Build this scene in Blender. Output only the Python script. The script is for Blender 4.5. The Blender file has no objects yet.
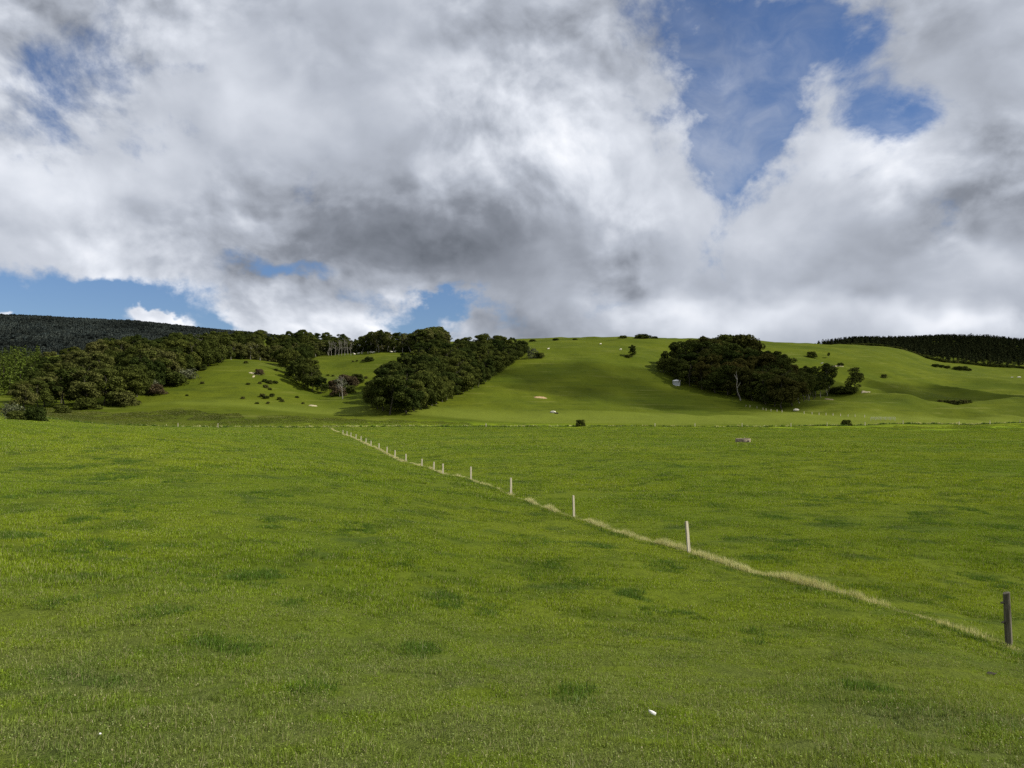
import bpy, math, random
import numpy as np
from mathutils import Vector, Matrix, Euler

random.seed(7)
RNG = np.random.default_rng(11)
SC = bpy.context.scene
COL = SC.collection

# ------------------------------------------------------------------ camera
F, CX, HY, EYE = 769.0, 512.0, 415.0, 1.65      # focal length in pixels, centre column, horizon row, eye height (m)
cam_d = bpy.data.cameras.new('camera')
cam = bpy.data.objects.new('camera', cam_d); COL.objects.link(cam)
cam.location = (0, 0, EYE); cam.rotation_euler = (math.radians(90), 0, 0)
cam_d.sensor_width = 36; cam_d.lens = 36 * F / 1024
cam_d.shift_y = (HY - 384) / 1024
cam_d.clip_start = 0.05; cam_d.clip_end = 20000
SC.camera = cam

# ------------------------------------------------------------------ helpers
def tag(o, label=None, cat=None, group=None, kind=None):
    if label: o['label'] = label
    if cat: o['category'] = cat
    if group: o['group'] = group
    if kind: o['kind'] = kind
    return o

def mesh_from(name, V, faces, mats=(), smooth=False):
    me = bpy.data.meshes.new(name)
    me.from_pydata([tuple(v) for v in V], [], [tuple(f) for f in faces])
    for m in mats: me.materials.append(m)
    if smooth: me.polygons.foreach_set('use_smooth', [True] * len(me.polygons))
    me.update()
    return me

def fast_mesh(name, V, loops, starts, totals, mat=None, smooth=False):
    """a mesh from flat numpy arrays"""
    me = bpy.data.meshes.new(name)
    me.vertices.add(len(V)); me.vertices.foreach_set('co', np.asarray(V, np.float32).ravel())
    me.loops.add(len(loops)); me.loops.foreach_set('vertex_index', np.asarray(loops, np.int32))
    me.polygons.add(len(starts))
    me.polygons.foreach_set('loop_start', np.asarray(starts, np.int32))
    try: me.polygons.foreach_set('loop_total', np.asarray(totals, np.int32))
    except Exception: pass
    if smooth: me.polygons.foreach_set('use_smooth', np.ones(len(starts), bool))
    if mat: me.materials.append(mat)
    me.update(calc_edges=True); me.validate()
    return me

def quads_mesh(name, V, Q, mat=None, smooth=False):
    Q = np.asarray(Q, np.int32); n = len(Q); k = Q.shape[1]
    return fast_mesh(name, V, Q.ravel(), np.arange(n) * k, np.full(n, k), mat, smooth)

def link(name, me, parent=None, loc=None):
    o = bpy.data.objects.new(name, me); COL.objects.link(o)
    if parent: o.parent = parent
    if loc is not None: o.location = loc
    return o

def empty(name, loc=(0, 0, 0), rz=0):
    o = bpy.data.objects.new(name, None); COL.objects.link(o)
    o.location = loc; o.rotation_euler = (0, 0, rz); o.empty_display_size = 0.2
    return o

def copy_tree(o, parent=None):
    c = o.copy(); COL.objects.link(c); c.parent = parent
    for ch in list(o.children): copy_tree(ch, c)
    return c

def hash2(ix, iy, seed):
    h = (ix.astype(np.int64) * 374761393 + iy.astype(np.int64) * 668265263 + seed * 974634777) & 0x7fffffff
    h = ((h ^ (h >> 13)) * 1274126177) & 0x7fffffff
    h = (h ^ (h >> 16)) & 0xffff
    return h / 65535.0

def vnoise(x, y, seed=0):
    xi = np.floor(x); yi = np.floor(y); fx = x - xi; fy = y - yi
    fx = fx * fx * fx * (fx * (fx * 6 - 15) + 10); fy = fy * fy * fy * (fy * (fy * 6 - 15) + 10)
    a = hash2(xi, yi, seed); b = hash2(xi + 1, yi, seed); c = hash2(xi, yi + 1, seed); d = hash2(xi + 1, yi + 1, seed)
    return (a + (b - a) * fx) * (1 - fy) + (c + (d - c) * fx) * fy - 0.5

def fbm(x, y, scale, octs=4, seed=0, gain=0.5):
    s = 0; a = 1.0; x = np.asarray(x, float) / scale; y = np.asarray(y, float) / scale
    for k in range(octs):
        s = s + a * vnoise(x + 17.3 * k, y - 9.1 * k, seed + k); x = x * 2.03; y = y * 2.03; a *= gain
    return s

def smooth01(t): t = np.clip(t, 0, 1); return t * t * (3 - 2 * t)

# ------------------------------------------------------------------ terrain heights
# one profile per bearing: (distance ahead, row at which the ground at that distance is seen); heights are interpolated between them
PROF = {
 -256: [(14, 595), (32, 490), (68, 428), (105, 412), (140, 410), (260, 404), (350, 388), (500, 366), (700, 356), (1000, 360)],
 0:    [(14, 601), (32, 496), (68, 438), (105, 421), (125, 420.5), (160, 424), (215, 417.5), (262, 410), (350, 392), (500, 370), (700, 360), (1000, 362)],
 128:  [(14, 607), (32, 502), (65, 445), (100, 430), (135, 427.5), (185, 429.5), (240, 426), (262, 418), (300, 400), (380, 375), (460, 362), (600, 352), (800, 352), (1000, 356)],
 240:  [(14, 614), (30, 513), (50, 470), (80, 446), (120, 435), (180, 431.5), (245, 428), (270, 418), (310, 400), (350, 379), (390, 364), (420, 357.5), (450, 357), (520, 359), (650, 353), (800, 344), (950, 341)],
 330:  [(14, 621), (29, 522), (50, 476), (80, 454), (120, 444), (180, 435.5), (245, 428.2), (270, 421), (320, 408), (370, 392), (420, 376), (480, 361), (515, 354.5), (560, 353), (650, 352), (800, 345), (950, 342)],
 400:  [(14, 628), (29, 530), (50, 485), (70, 467.5), (95, 463), (134, 448), (181, 437), (250, 427.6), (275, 421), (300, 412), (350, 395), (420, 370), (480, 353), (560, 349), (700, 350)],
 460:  [(14, 634), (29, 539), (50, 493), (63, 478.5), (75, 474.5), (120, 450), (200, 436), (258, 427.2), (285, 421), (330, 408), (400, 380), (470, 360), (540, 347), (620, 343), (760, 346)],
 540:  [(14, 640), (29, 547), (46, 507), (62, 486), (120, 450), (200, 436), (265, 427), (300, 422), (340, 409), (400, 386), (450, 366), (500, 351), (560, 343), (640, 339.5), (760, 342)],
 620:  [(14, 645), (29, 551), (36, 530), (62, 486), (120, 450), (200, 436), (268, 427), (300, 423), (340, 415), (390, 399), (430, 381), (470, 364), (520, 350), (580, 341.5), (650, 337.5), (760, 340)],
 700:  [(14, 650), (29, 556), (62, 486), (120, 450), (200, 436), (275, 427), (310, 423), (350, 417), (390, 406), (430, 394), (470, 378), (520, 362), (600, 346), (680, 340), (780, 342)],
 780:  [(14, 653), (29, 557), (62, 486), (120, 450), (200, 436), (280, 427), (330, 420), (370, 413), (400, 407), (440, 396), (500, 377), (560, 361), (640, 348), (720, 342.5), (820, 344)],
 860:  [(15, 645), (29, 557), (62, 485), (120, 450), (200, 436), (285, 427), (340, 419), (380, 410), (420, 400), (450, 394.5), (500, 391), (560, 375), (640, 358), (740, 346.5), (840, 345), (1000, 344), (1200, 344)],
 900:  [(15.3, 646), (29, 558), (62, 484), (120, 450), (200, 436), (286, 427.5), (345, 419.5), (375, 416), (392, 410), (415, 402.5), (445, 396.8), (470, 398.5), (495, 398), (540, 388), (610, 371), (700, 357.5), (800, 349), (850, 349.5), (1000, 348), (1200, 343)],
 940:  [(15.6, 647), (29, 559), (62, 484), (120, 450), (200, 436), (288, 428), (350, 420.5), (383, 416.5), (400, 410.5), (420, 406), (450, 402.6), (475, 404.2), (500, 402.5), (545, 392), (600, 381), (670, 371.5), (750, 366), (850, 362), (1000, 351), (1200, 341)],
 1024: [(16.4, 648.5), (29, 561), (62, 484), (120, 450), (200, 436), (290, 428), (350, 422), (390, 417.5), (408, 411), (430, 406), (460, 402), (485, 403), (530, 395), (600, 384), (680, 378), (760, 376.5), (860, 369), (1000, 355), (1200, 344.5)],
 1280: [(17, 645), (29, 562), (62, 484), (120, 450), (200, 436), (290, 428), (350, 421), (440, 404), (530, 396), (680, 386), (800, 380), (1000, 366), (1200, 356)],
}

def pchip(xk, yk, xq):
    xk = np.asarray(xk, float); yk = np.asarray(yk, float); h = np.diff(xk); dl = np.diff(yk) / h
    m = np.zeros_like(yk); m[0] = dl[0]; m[-1] = dl[-1]
    for i in range(1, len(xk) - 1):
        if dl[i - 1] * dl[i] > 0:
            w1 = 2 * h[i] + h[i - 1]; w2 = h[i] + 2 * h[i - 1]
            m[i] = (w1 + w2) / (w1 / dl[i - 1] + w2 / dl[i])
    q = np.clip(xq, xk[0], xk[-1]); i = np.clip(np.searchsorted(xk, q) - 1, 0, len(xk) - 2)
    t = (q - xk[i]) / h[i]
    return ((2*t**3 - 3*t**2 + 1) * yk[i] + (t**3 - 2*t**2 + t) * h[i] * m[i] + (-2*t**3 + 3*t**2) * yk[i+1] + (t**3 - t**2) * h[i] * m[i+1])

DS = np.geomspace(0.5, 1600, 900)
COLS = np.array(sorted(PROF))
TAB = []
for c in COLS:
    ds = [0.4, 6.3]; zs = [-1.72, -(768 - HY) / F * 6.3]
    for d, y in PROF[c]: ds.append(d); zs.append((HY - y) / F * d)
    ds.append(1700); zs.append(zs[-1] - 14)
    TAB.append(pchip(ds, zs, DS))
TAB = np.array(TAB)                                  # bearing x distance
UQ = np.linspace(-256, 1280, 769)
TABQ = np.array([pchip(COLS, TAB[:, j], UQ) for j in range(len(DS))]).T   # smooth in bearing
# light smoothing across bearings, so that spurs roll into one another
ker = np.exp(-0.5 * (np.arange(-12, 13) / 5.0) ** 2); ker /= ker.sum()
pad = np.pad(TABQ, ((12, 12), (0, 0)), 'edge')
TABQ = sum(ker[k] * pad[k:k + len(UQ)] for k in range(25))

def height(x, y):
    x = np.asarray(x, float); y = np.asarray(y, float)
    r = np.hypot(x, y); a = np.arctan2(x, y); am = math.radians(44.0)
    ac = np.clip(a, -am, am)
    u = CX + F * np.tan(ac); d = np.maximum(r * np.cos(ac), 0.5)
    fu = np.clip((u - UQ[0]) / (UQ[1] - UQ[0]), 0, len(UQ) - 1.001); iu = fu.astype(int); tu = fu - iu
    fd = np.clip(np.log(d / DS[0]) / math.log(DS[-1] / DS[0]) * (len(DS) - 1), 0, len(DS) - 1.001); idx = fd.astype(int); td = fd - idx
    z = ((TABQ[iu, idx] * (1 - td) + TABQ[iu, idx + 1] * td) * (1 - tu) + (TABQ[iu + 1, idx] * (1 - td) + TABQ[iu + 1, idx + 1] * td) * tu)
    back = smooth01((np.abs(a) - am) / (math.pi - am))
    zflat = -1.72 - 0.5 * smooth01(r / 60)
    z = z * (1 - back) + zflat * back
    near = smooth01((r - 3) / 20)
    hill = smooth01((r - 265) / 90)
    z = z + near * (0.22 * fbm(x, y, 9, 3, 3) * (1 - 0.5 * hill)) + hill * (2.6 * fbm(x, y, 55, 3, 8) + 1.1 * fbm(x, y, 16, 3, 5))
    east = smooth01((x - 125 - 0.08 * (y - 400)) / 60) * smooth01((y - 345) / 50) * smooth01((700 - y) / 150)
    z = z + east * (4.0 * (0.5 - np.abs(2 * fbm(x + 0.5 * y, y, 80, 2, 31))) + 1.5 * fbm(x, y, 24, 3, 33))
    z = z + 0.075 * fbm(x, y, 1.3, 3, 21) * smooth01((60 - r) / 30)
    return z + EYE

def at(px, d):
    """point of the ground on the bearing of column px, d metres ahead"""
    x = (px - CX) / F * d
    return Vector((x, d, float(height(x, d))))

_dm = np.geomspace(4, 1500, 3000)
def hit(px, py):
    """where the sight line of a pixel first meets the ground"""
    x = (px - CX) / F * _dm
    ray = EYE + (HY - py) / F * _dm
    below = height(x, _dm) >= ray
    i = int(np.argmax(below)) if below.any() else len(_dm) - 1
    return at(px, float(_dm[i]))

# ------------------------------------------------------------------ materials
def new_mat(name):
    m = bpy.data.materials.new(name); m.use_nodes = True
    nt = m.node_tree; nt.nodes.clear()
    out = nt.nodes.new('ShaderNodeOutputMaterial')
    return m, nt, out

def node(nt, typ, **kw):
    n = nt.nodes.new(typ)
    for k, v in kw.items():
        if k.startswith('_'): setattr(n, k[1:], v)
        else:
            key = k.replace('__', ' ')
            n.inputs[int(key[1:]) if key[0] == 'i' and key[1:].isdigit() else key].default_value = v
    return n

def L(nt, a, b): nt.links.new(a, b)

def math_node(nt, op, a, b=None, c=None, clamp=False):
    n = nt.nodes.new('ShaderNodeMath'); n.operation = op; n.use_clamp = clamp
    for i, v in enumerate((a, b, c)):
        if v is None: continue
        if isinstance(v, (int, float)): n.inputs[i].default_value = v
        else: L(nt, v, n.inputs[i])
    return n.outputs[0]

def mix_col(nt, fac, a, b, mode='MIX'):
    n = nt.nodes.new('ShaderNodeMix'); n.data_type = 'RGBA'; n.blend_type = mode
    for sock, v in ((n.inputs[0], fac), (n.inputs[6], a), (n.inputs[7], b)):
        if isinstance(v, (int, float)): sock.default_value = v
        elif isinstance(v, tuple): sock.default_value = v if len(v) == 4 else (*v, 1)
        else: L(nt, v, sock)
    return n.outputs[2]

def noise(nt, vec, scale, detail=4, rough=0.55, dist=0.0):
    n = nt.nodes.new('ShaderNodeTexNoise'); n.inputs['Scale'].default_value = scale; n.inputs['Detail'].default_value = detail
    n.inputs['Roughness'].default_value = rough; n.inputs['Distortion'].default_value = dist
    if vec is not None: L(nt, vec, n.inputs['Vector'])
    return n.outputs['Fac']

def ramp01(nt, v, lo, hi, smooth=True):
    n = nt.nodes.new('ShaderNodeMapRange'); n.interpolation_type = 'SMOOTHSTEP' if smooth else 'LINEAR'
    n.inputs['From Min'].default_value = lo; n.inputs['From Max'].default_value = hi
    L(nt, v, n.inputs['Value']); return n.outputs['Result']

def vscale(nt, vec, s):
    n = nt.nodes.new('ShaderNodeVectorMath'); n.operation = 'MULTIPLY'; L(nt, vec, n.inputs[0]); n.inputs[1].default_value = s
    return n.outputs[0]

def field_colour(nt):
    """pasture colour from the place on the ground: lush, yellowish, rank dark tufts, worn straw patches"""
    geo = nt.nodes.new('ShaderNodeNewGeometry'); pos = geo.outputs['Position']
    sep = nt.nodes.new('ShaderNodeSeparateXYZ'); L(nt, pos, sep.inputs[0])
    flat = nt.nodes.new('ShaderNodeCombineXYZ'); L(nt, sep.outputs[0], flat.inputs[0]); L(nt, sep.outputs[1], flat.inputs[1])
    p = flat.outputs[0]
    far = ramp01(nt, math_node(nt, 'MULTIPLY_ADD', math_node(nt, 'MINIMUM', sep.outputs[0], 0.0), -0.30, sep.outputs[1]), 262, 300)
    c = mix_col(nt, ramp01(nt, noise(nt, p, 0.045, 4), 0.3, 0.7), G_LUSH, G_YELLOW)
    c = mix_col(nt, math_node(nt, 'MULTIPLY', ramp01(nt, noise(nt, p, 0.33, 5, 0.65), 0.44, 0.68), 0.72), c, G_DEEP)
    # rank tufts, wider than deep
    t = ramp01(nt, noise(nt, vscale(nt, p, (0.30, 0.38, 1)), 1.0, 4, 0.55, 0.3), 0.55, 0.67)
    tn = math_node(nt, 'MULTIPLY', t, math_node(nt, 'SUBTRACT', 1.0, far))
    c = mix_col(nt, math_node(nt, 'MULTIPLY', tn, 0.6), c, G_RANK)
    # greyer, browner turf where stock and feet have been, close to the camera's hill
    wornd = math_node(nt, 'SUBTRACT', 1.0, ramp01(nt, sep.outputs[1], 6.5, 21))
    w = math_node(nt, 'MULTIPLY', wornd, ramp01(nt, noise(nt, p, 0.9, 5, 0.65), 0.30, 0.62))
    c = mix_col(nt, math_node(nt, 'MULTIPLY', w, 0.65), c, G_WORN)
    # hill pasture: shorter, more olive, with sheep tracks
    hn = ramp01(nt, noise(nt, p, 0.02, 5, 0.6), 0.3, 0.72)
    hc = mix_col(nt, hn, G_HILL, G_HILL2)
    hc = mix_col(nt, math_node(nt, 'MULTIPLY', ramp01(nt, noise(nt, p, 0.16, 5, 0.65), 0.48, 0.72), 0.5), hc, G_HILLDARK)
    tr = noise(nt, vscale(nt, pos, (0.035, 0.035, 0.85)), 1.0, 5, 0.6)      # stock tracks follow the contours
    hc = mix_col(nt, math_node(nt, 'MULTIPLY', ramp01(nt, tr, 0.56, 0.70), 0.38), hc, (0.16, 0.165, 0.040))
    hc = mix_col(nt, math_node(nt, 'MULTIPLY', ramp01(nt, tr, 0.45, 0.32), 0.40), hc, G_HILLDARK)
    hc = mix_col(nt, math_node(nt, 'MULTIPLY', ramp01(nt, noise(nt, p, 0.55, 4, 0.7), 0.60, 0.72), 0.45), hc, (0.030, 0.045, 0.010))
    # the strip between the two fences is mown paler
    strip = math_node(nt, 'MULTIPLY', ramp01(nt, sep.outputs[1], 288, 300), math_node(nt, 'SUBTRACT', 1.0, ramp01(nt, math_node(nt, 'MULTIPLY_ADD', sep.outputs[0], -0.22, sep.outputs[1]), 315, 345)))
    hc = mix_col(nt, math_node(nt, 'MULTIPLY', strip, 0.75), hc, (0.128, 0.155, 0.020))
    c = mix_col(nt, far, c, hc)
    return c, p, sep, far

G_LUSH = (0.150, 0.226, 0.009); G_YELLOW = (0.222, 0.282, 0.012); G_DEEP = (0.074, 0.132, 0.007); G_RANK = (0.050, 0.105, 0.018)
G_WORN = (0.170, 0.200, 0.062); G_HILL = (0.056, 0.076, 0.006); G_HILL2 = (0.092, 0.110, 0.008); G_HILLDARK = (0.030, 0.046, 0.007)

def mat_ground():
    m, nt, out = new_mat('pasture_ground')
    c, p, sep, far = field_colour(nt)
    fine = noise(nt, p, 3.0, 6, 0.75)
    c = mix_col(nt, math_node(nt, 'MULTIPLY', ramp01(nt, fine, 0.4, 0.75), 0.45), c, (0.045, 0.06, 0.01))
    # under the grass the soil is painted darker for the shade among the blades; on the hills, where no blades are built, it is the short turf itself
    c = mix_col(nt, ramp01(nt, sep.outputs[1], 240, 275), mix_col(nt, 0.55, c, (0.030, 0.030, 0.012)), c)
    b = nt.nodes.new('ShaderNodeBsdfPrincipled'); b.inputs['Roughness'].default_value = 0.95; b.inputs['Specular IOR Level'].default_value = 0.02
    L(nt, c, b.inputs['Base Color'])
    bp = nt.nodes.new('ShaderNodeBump'); bp.inputs['Strength'].default_value = 1.0; bp.inputs['Distance'].default_value = 0.35
    h = math_node(nt, 'ADD', noise(nt, p, 0.5, 8, 0.75), math_node(nt, 'MULTIPLY', noise(nt, p, 0.12, 3), 1.2))
    L(nt, h, bp.inputs['Height']); L(nt, bp.outputs[0], b.inputs['Normal'])
    L(nt, b.outputs[0], out.inputs[0])
    return m

def mat_blades(name, straw=0.12, mul=1.0, base=None, transl=0.3):
    m, nt, out = new_mat(name)
    if base is None: c, p, sep, far = field_colour(nt)
    else:
        rgb = nt.nodes.new('ShaderNodeRGB'); rgb.outputs[0].default_value = (*base, 1); c = rgb.outputs[0]
    geo = nt.nodes.new('ShaderNodeNewGeometry'); r = geo.outputs['Random Per Island']
    hsv = nt.nodes.new('ShaderNodeHueSaturation')
    L(nt, math_node(nt, 'MULTIPLY_ADD', r, 1.15 , 0.42), hsv.inputs['Value'])
    L(nt, c, hsv.inputs['Color'])
    r2 = math_node(nt, 'FRACT', math_node(nt, 'MULTIPLY', r, 37.7))
    c2 = mix_col(nt, ramp01(nt, r2, 1 - straw - 0.02, 1 - straw, False), hsv.outputs[0], (0.36 * mul, 0.335 * mul, 0.165 * mul))
    d = nt.nodes.new('ShaderNodeBsdfDiffuse'); L(nt, c2, d.inputs[0])
    t = nt.nodes.new('ShaderNodeBsdfTranslucent'); L(nt, mix_col(nt, 1.0, c2, (1.15, 1.1, 0.7), 'MULTIPLY'), t.inputs[0])
    mx = nt.nodes.new('ShaderNodeMixShader'); mx.inputs[0].default_value = transl
    L(nt, d.outputs[0], mx.inputs[1]); L(nt, t.outputs[0], mx.inputs[2])
    g = nt.nodes.new('ShaderNodeBsdfGlossy'); g.inputs['Roughness'].default_value = 0.45; g.inputs[0].default_value = (0.9, 0.95, 0.8, 1)
    mg = nt.nodes.new('ShaderNodeMixShader'); mg.inputs[0].default_value = 0.015
    L(nt, mx.outputs[0], mg.inputs[1]); L(nt, g.outputs[0], mg.inputs[2])
    L(nt, mg.outputs[0], out.inputs[0])
    return m

def mat_leaf(name, c1, c2, transl=0.18, spread=0.5, patchy=None):
    m, nt, out = new_mat(name)
    oi = nt.nodes.new('ShaderNodeObjectInfo'); geo = nt.nodes.new('ShaderNodeNewGeometry')
    c = mix_col(nt, oi.outputs['Random'], c1, c2)
    hsv = nt.nodes.new('ShaderNodeHueSaturation'); L(nt, c, hsv.inputs['Color'])
    val = math_node(nt, 'MULTIPLY_ADD', geo.outputs['Random Per Island'], spread * 2, 1 - spread)
    if patchy: val = math_node(nt, 'MULTIPLY', val, math_node(nt, 'MULTIPLY_ADD', ramp01(nt, noise(nt, geo.outputs['Position'], patchy, 5, 0.6), 0.3, 0.7), 1.1, 0.5))
    L(nt, val, hsv.inputs['Value'])
    d = nt.nodes.new('ShaderNodeBsdfDiffuse'); L(nt, hsv.outputs[0], d.inputs[0])
    t = nt.nodes.new('ShaderNodeBsdfTranslucent'); L(nt, hsv.outputs[0], t.inputs[0])
    mx = nt.nodes.new('ShaderNodeMixShader'); mx.inputs[0].default_value = transl
    L(nt, d.outputs[0], mx.inputs[1]); L(nt, t.outputs[0], mx.inputs[2])
    L(nt, mx.outputs[0], out.inputs[0])
    return m

def mat_plain(name, c1, c2, scale=4.0, rough=0.85, bump=0.15, stretch=(1, 1, 1)):
    m, nt, out = new_mat(name)
    tc = nt.nodes.new('ShaderNodeTexCoord'); v = vscale(nt, tc.outputs['Object'], stretch)
    n1 = noise(nt, v, scale, 6, 0.65)
    b = nt.nodes.new('ShaderNodeBsdfPrincipled'); b.inputs['Roughness'].default_value = rough; b.inputs['Specular IOR Level'].default_value = 0.2
    L(nt, mix_col(nt, ramp01(nt, n1, 0.32, 0.7), c1, c2), b.inputs['Base Color'])
    bp = nt.nodes.new('ShaderNodeBump'); bp.inputs['Strength'].default_value = bump; bp.inputs['Distance'].default_value = 0.02
    L(nt, n1, bp.inputs['Height']); L(nt, bp.outputs[0], b.inputs['Normal'])
    L(nt, b.outputs[0], out.inputs[0])
    return m

M = dict(
    ground=mat_ground(),
    grass_near=mat_blades('near_blades', 0.11, 0.85),
    grass=mat_blades('pasture_blades', 0.085),
    long=mat_blades('dry_long_grass', 0.6, 1.55, base=(0.38, 0.40, 0.17)),
    rank=mat_blades('rank_grass', 0.04, 1.0, base=(0.070, 0.125, 0.016)),
    tuft=mat_blades('tuft_blades', 0.03, 1.0, base=(0.076, 0.138, 0.014)),
    dark=mat_leaf('dark_evergreen_leaf', (0.026, 0.038, 0.009), (0.068, 0.078, 0.016)),
    olive=mat_leaf('olive_leaf', (0.062, 0.076, 0.016), (0.098, 0.098, 0.030)),
    grey=mat_leaf('grey_green_leaf', (0.085, 0.095, 0.05), (0.12, 0.125, 0.075)),
    brown=mat_leaf('rusty_leaf', (0.056, 0.047, 0.024), (0.085, 0.064, 0.034)),
    pale=mat_leaf('pale_conifer_leaf', (0.060, 0.085, 0.014), (0.075, 0.10, 0.018)),
    pine=mat_leaf('pine_needle', (0.018, 0.025, 0.011), (0.036, 0.042, 0.016)),
    ruddy=mat_leaf('ruddy_leaf', (0.046, 0.050, 0.012), (0.074, 0.064, 0.016)),
    far=mat_leaf('far_bush_leaf', (0.028, 0.036, 0.034), (0.044, 0.052, 0.044), spread=0.3, patchy=0.006),
    bark=mat_plain('dark_bark', (0.045, 0.038, 0.028), (0.10, 0.085, 0.065), 6, stretch=(1, 1, 0.2)),
    palebark=mat_plain('pale_bark', (0.17, 0.155, 0.125), (0.34, 0.32, 0.27), 5, stretch=(1, 1, 0.2)),
    post=mat_plain('weathered_pale_post', (0.27, 0.24, 0.165), (0.54, 0.49, 0.36), 9, stretch=(1, 1, 0.12), bump=0.4),
    darkpost=mat_plain('dark_wet_post', (0.05, 0.043, 0.03), (0.19, 0.17, 0.125), 9, stretch=(1, 1, 0.12), bump=0.5),
    concrete=mat_plain('old_concrete', (0.13, 0.105, 0.07), (0.32, 0.27, 0.18), 2.5),
    tank=mat_plain('grey_tank_wall', (0.42, 0.43, 0.44), (0.52, 0.53, 0.53), 1.2),
    roof=mat_plain('white_tank_roof', (0.70, 0.70, 0.68), (0.80, 0.80, 0.78), 1.0),
    clay=mat_plain('bare_clay', (0.30, 0.19, 0.10), (0.42, 0.31, 0.17), 0.6, bump=0.5),
    soil=mat_plain('bare_soil', (0.16, 0.12, 0.075), (0.26, 0.20, 0.13), 3.0, bump=0.5),
    bank=mat_plain('pale_bank', (0.28, 0.24, 0.14), (0.44, 0.38, 0.24), 0.5, bump=0.5),
    lime=mat_plain('pale_limestone', (0.44, 0.41, 0.32), (0.64, 0.60, 0.48), 0.9, bump=0.6),
    wool=mat_plain('cream_wool', (0.62, 0.56, 0.44), (0.75, 0.70, 0.58), 8, bump=0.4),
    dung=mat_plain('dry_dung', (0.018, 0.014, 0.010), (0.045, 0.036, 0.024), 14, bump=0.8),
    shell=mat_plain('white_shell', (0.78, 0.76, 0.70), (0.86, 0.84, 0.78), 40),
    rail=mat_plain('white_rail', (0.62, 0.58, 0.46), (0.74, 0.70, 0.58), 5),
)
def mat_water():
    m, nt, out = new_mat('trough_water')
    b = nt.nodes.new('ShaderNodeBsdfPrincipled'); b.inputs['Base Color'].default_value = (0.02, 0.028, 0.02, 1); b.inputs['Roughness'].default_value = 0.08
    L(nt, b.outputs[0], out.inputs[0]); return m
M['water'] = mat_water()

# ------------------------------------------------------------------ ground sheet
def build_ground():
    am = math.radians(44.0)
    u = np.linspace(CX + F * math.tan(-am), CX + F * math.tan(am), 460)
    az_f = np.arctan((u - CX) / F)
    az_b = np.linspace(am, 2 * math.pi - am, 72)[1:-1]
    az = np.concatenate([az_f, az_b]); n = len(az)
    r = np.concatenate([[0.6], np.geomspace(1.2, 60, 170), np.geomspace(61.5, 240, 130), np.geomspace(241, 1600, 330)[0:], [2400, 4000, 7000]])
    R, A = np.meshgrid(r, az, indexing='ij')
    dist = R / np.maximum(np.cos(np.clip((A + math.pi) % (2 * math.pi) - math.pi, -am, am)), 0.1)
    X = dist * np.sin(A); Y = dist * np.cos(A); Z = height(X, Y)
    far = smooth01((R - 1500) / 5000); Z = Z * (1 - far) + (-60) * far
    V = np.stack([X, Y, Z], -1).reshape(-1, 3)
    V = np.vstack([V, [[0, 0, float(height(0.0, 0.01))]]]); c = len(V) - 1
    i = np.arange(len(r) - 1)[:, None] * n; j = np.arange(n)[None, :]; j2 = (j + 1) % n
    Q = np.stack([i + j, i + j2, i + n + j2, i + n + j], -1).reshape(-1, 4)[:, ::-1]
    T = np.stack([np.arange(n), np.full(n, c), (np.arange(n) + 1) % n], -1)[:, ::-1]
    loops = np.concatenate([Q.ravel(), T.ravel()])
    starts = np.concatenate([np.arange(len(Q)) * 4, len(Q) * 4 + np.arange(n) * 3]); tot = np.concatenate([np.full(len(Q), 4), np.full(n, 3)])
    me = fast_mesh('ground', V, loops, starts, tot, M['ground'], True)
    o = link('ground', me)
    tag(o, 'rolling green pasture rising to grassy hills', 'ground', kind='structure')
    return o
ground = build_ground()

# ------------------------------------------------------------------ grass
def blade_mesh(name, n, size, h, w, mat, tuft=0.5, lean=0.5, seed=0, soft=1.25):
    g = np.random.default_rng(seed)
    m = int(n); xy = (g.random((m, 2)) - 0.5) * size * soft
    hn = 1 + tuft * 2.0 * fbm(xy[:, 0] + 50, xy[:, 1] + 50, size * 0.13, 3, seed)
    hh = h * np.clip(hn, 0.25, 2.0) * g.uniform(0.55, 1.25, m); ww = w * g.uniform(0.6, 1.3, m)
    a = g.uniform(0, 2 * math.pi, m); t = np.abs(g.normal(0, lean, m)); b = g.uniform(0, 2 * math.pi, m)
    side = np.stack([np.cos(a), np.sin(a), 0 * a], -1) * ww[:, None] * 0.5
    ld = np.stack([np.cos(b), np.sin(b), 0 * b], -1)
    base = np.stack([xy[:, 0], xy[:, 1], np.full(m, -0.01)], -1)
    mid = base + ld * (np.sin(t * 0.6) * hh * 0.55)[:, None] + np.stack([0 * a, 0 * a, hh * 0.55 * np.cos(t * 0.6)], -1)
    tip = mid + ld * (np.sin(t * 1.5) * hh * 0.5)[:, None] + np.stack([0 * a, 0 * a, hh * 0.5 * np.cos(t * 1.5)], -1)
    V = np.stack([base - side, base + side, mid + side * 0.8, mid - side * 0.8, tip], 1).reshape(-1, 3)
    k = np.arange(m)[:, None] * 5
    loops = np.concatenate([k + 0, k + 1, k + 2, k + 3, k + 3, k + 2, k + 4], 1).ravel()
    starts = (np.arange(m)[:, None] * 7 + np.array([0, 4])).ravel(); tot = np.tile([4, 3], m)
    return fast_mesh(name, V, loops, starts, tot, mat)

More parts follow.
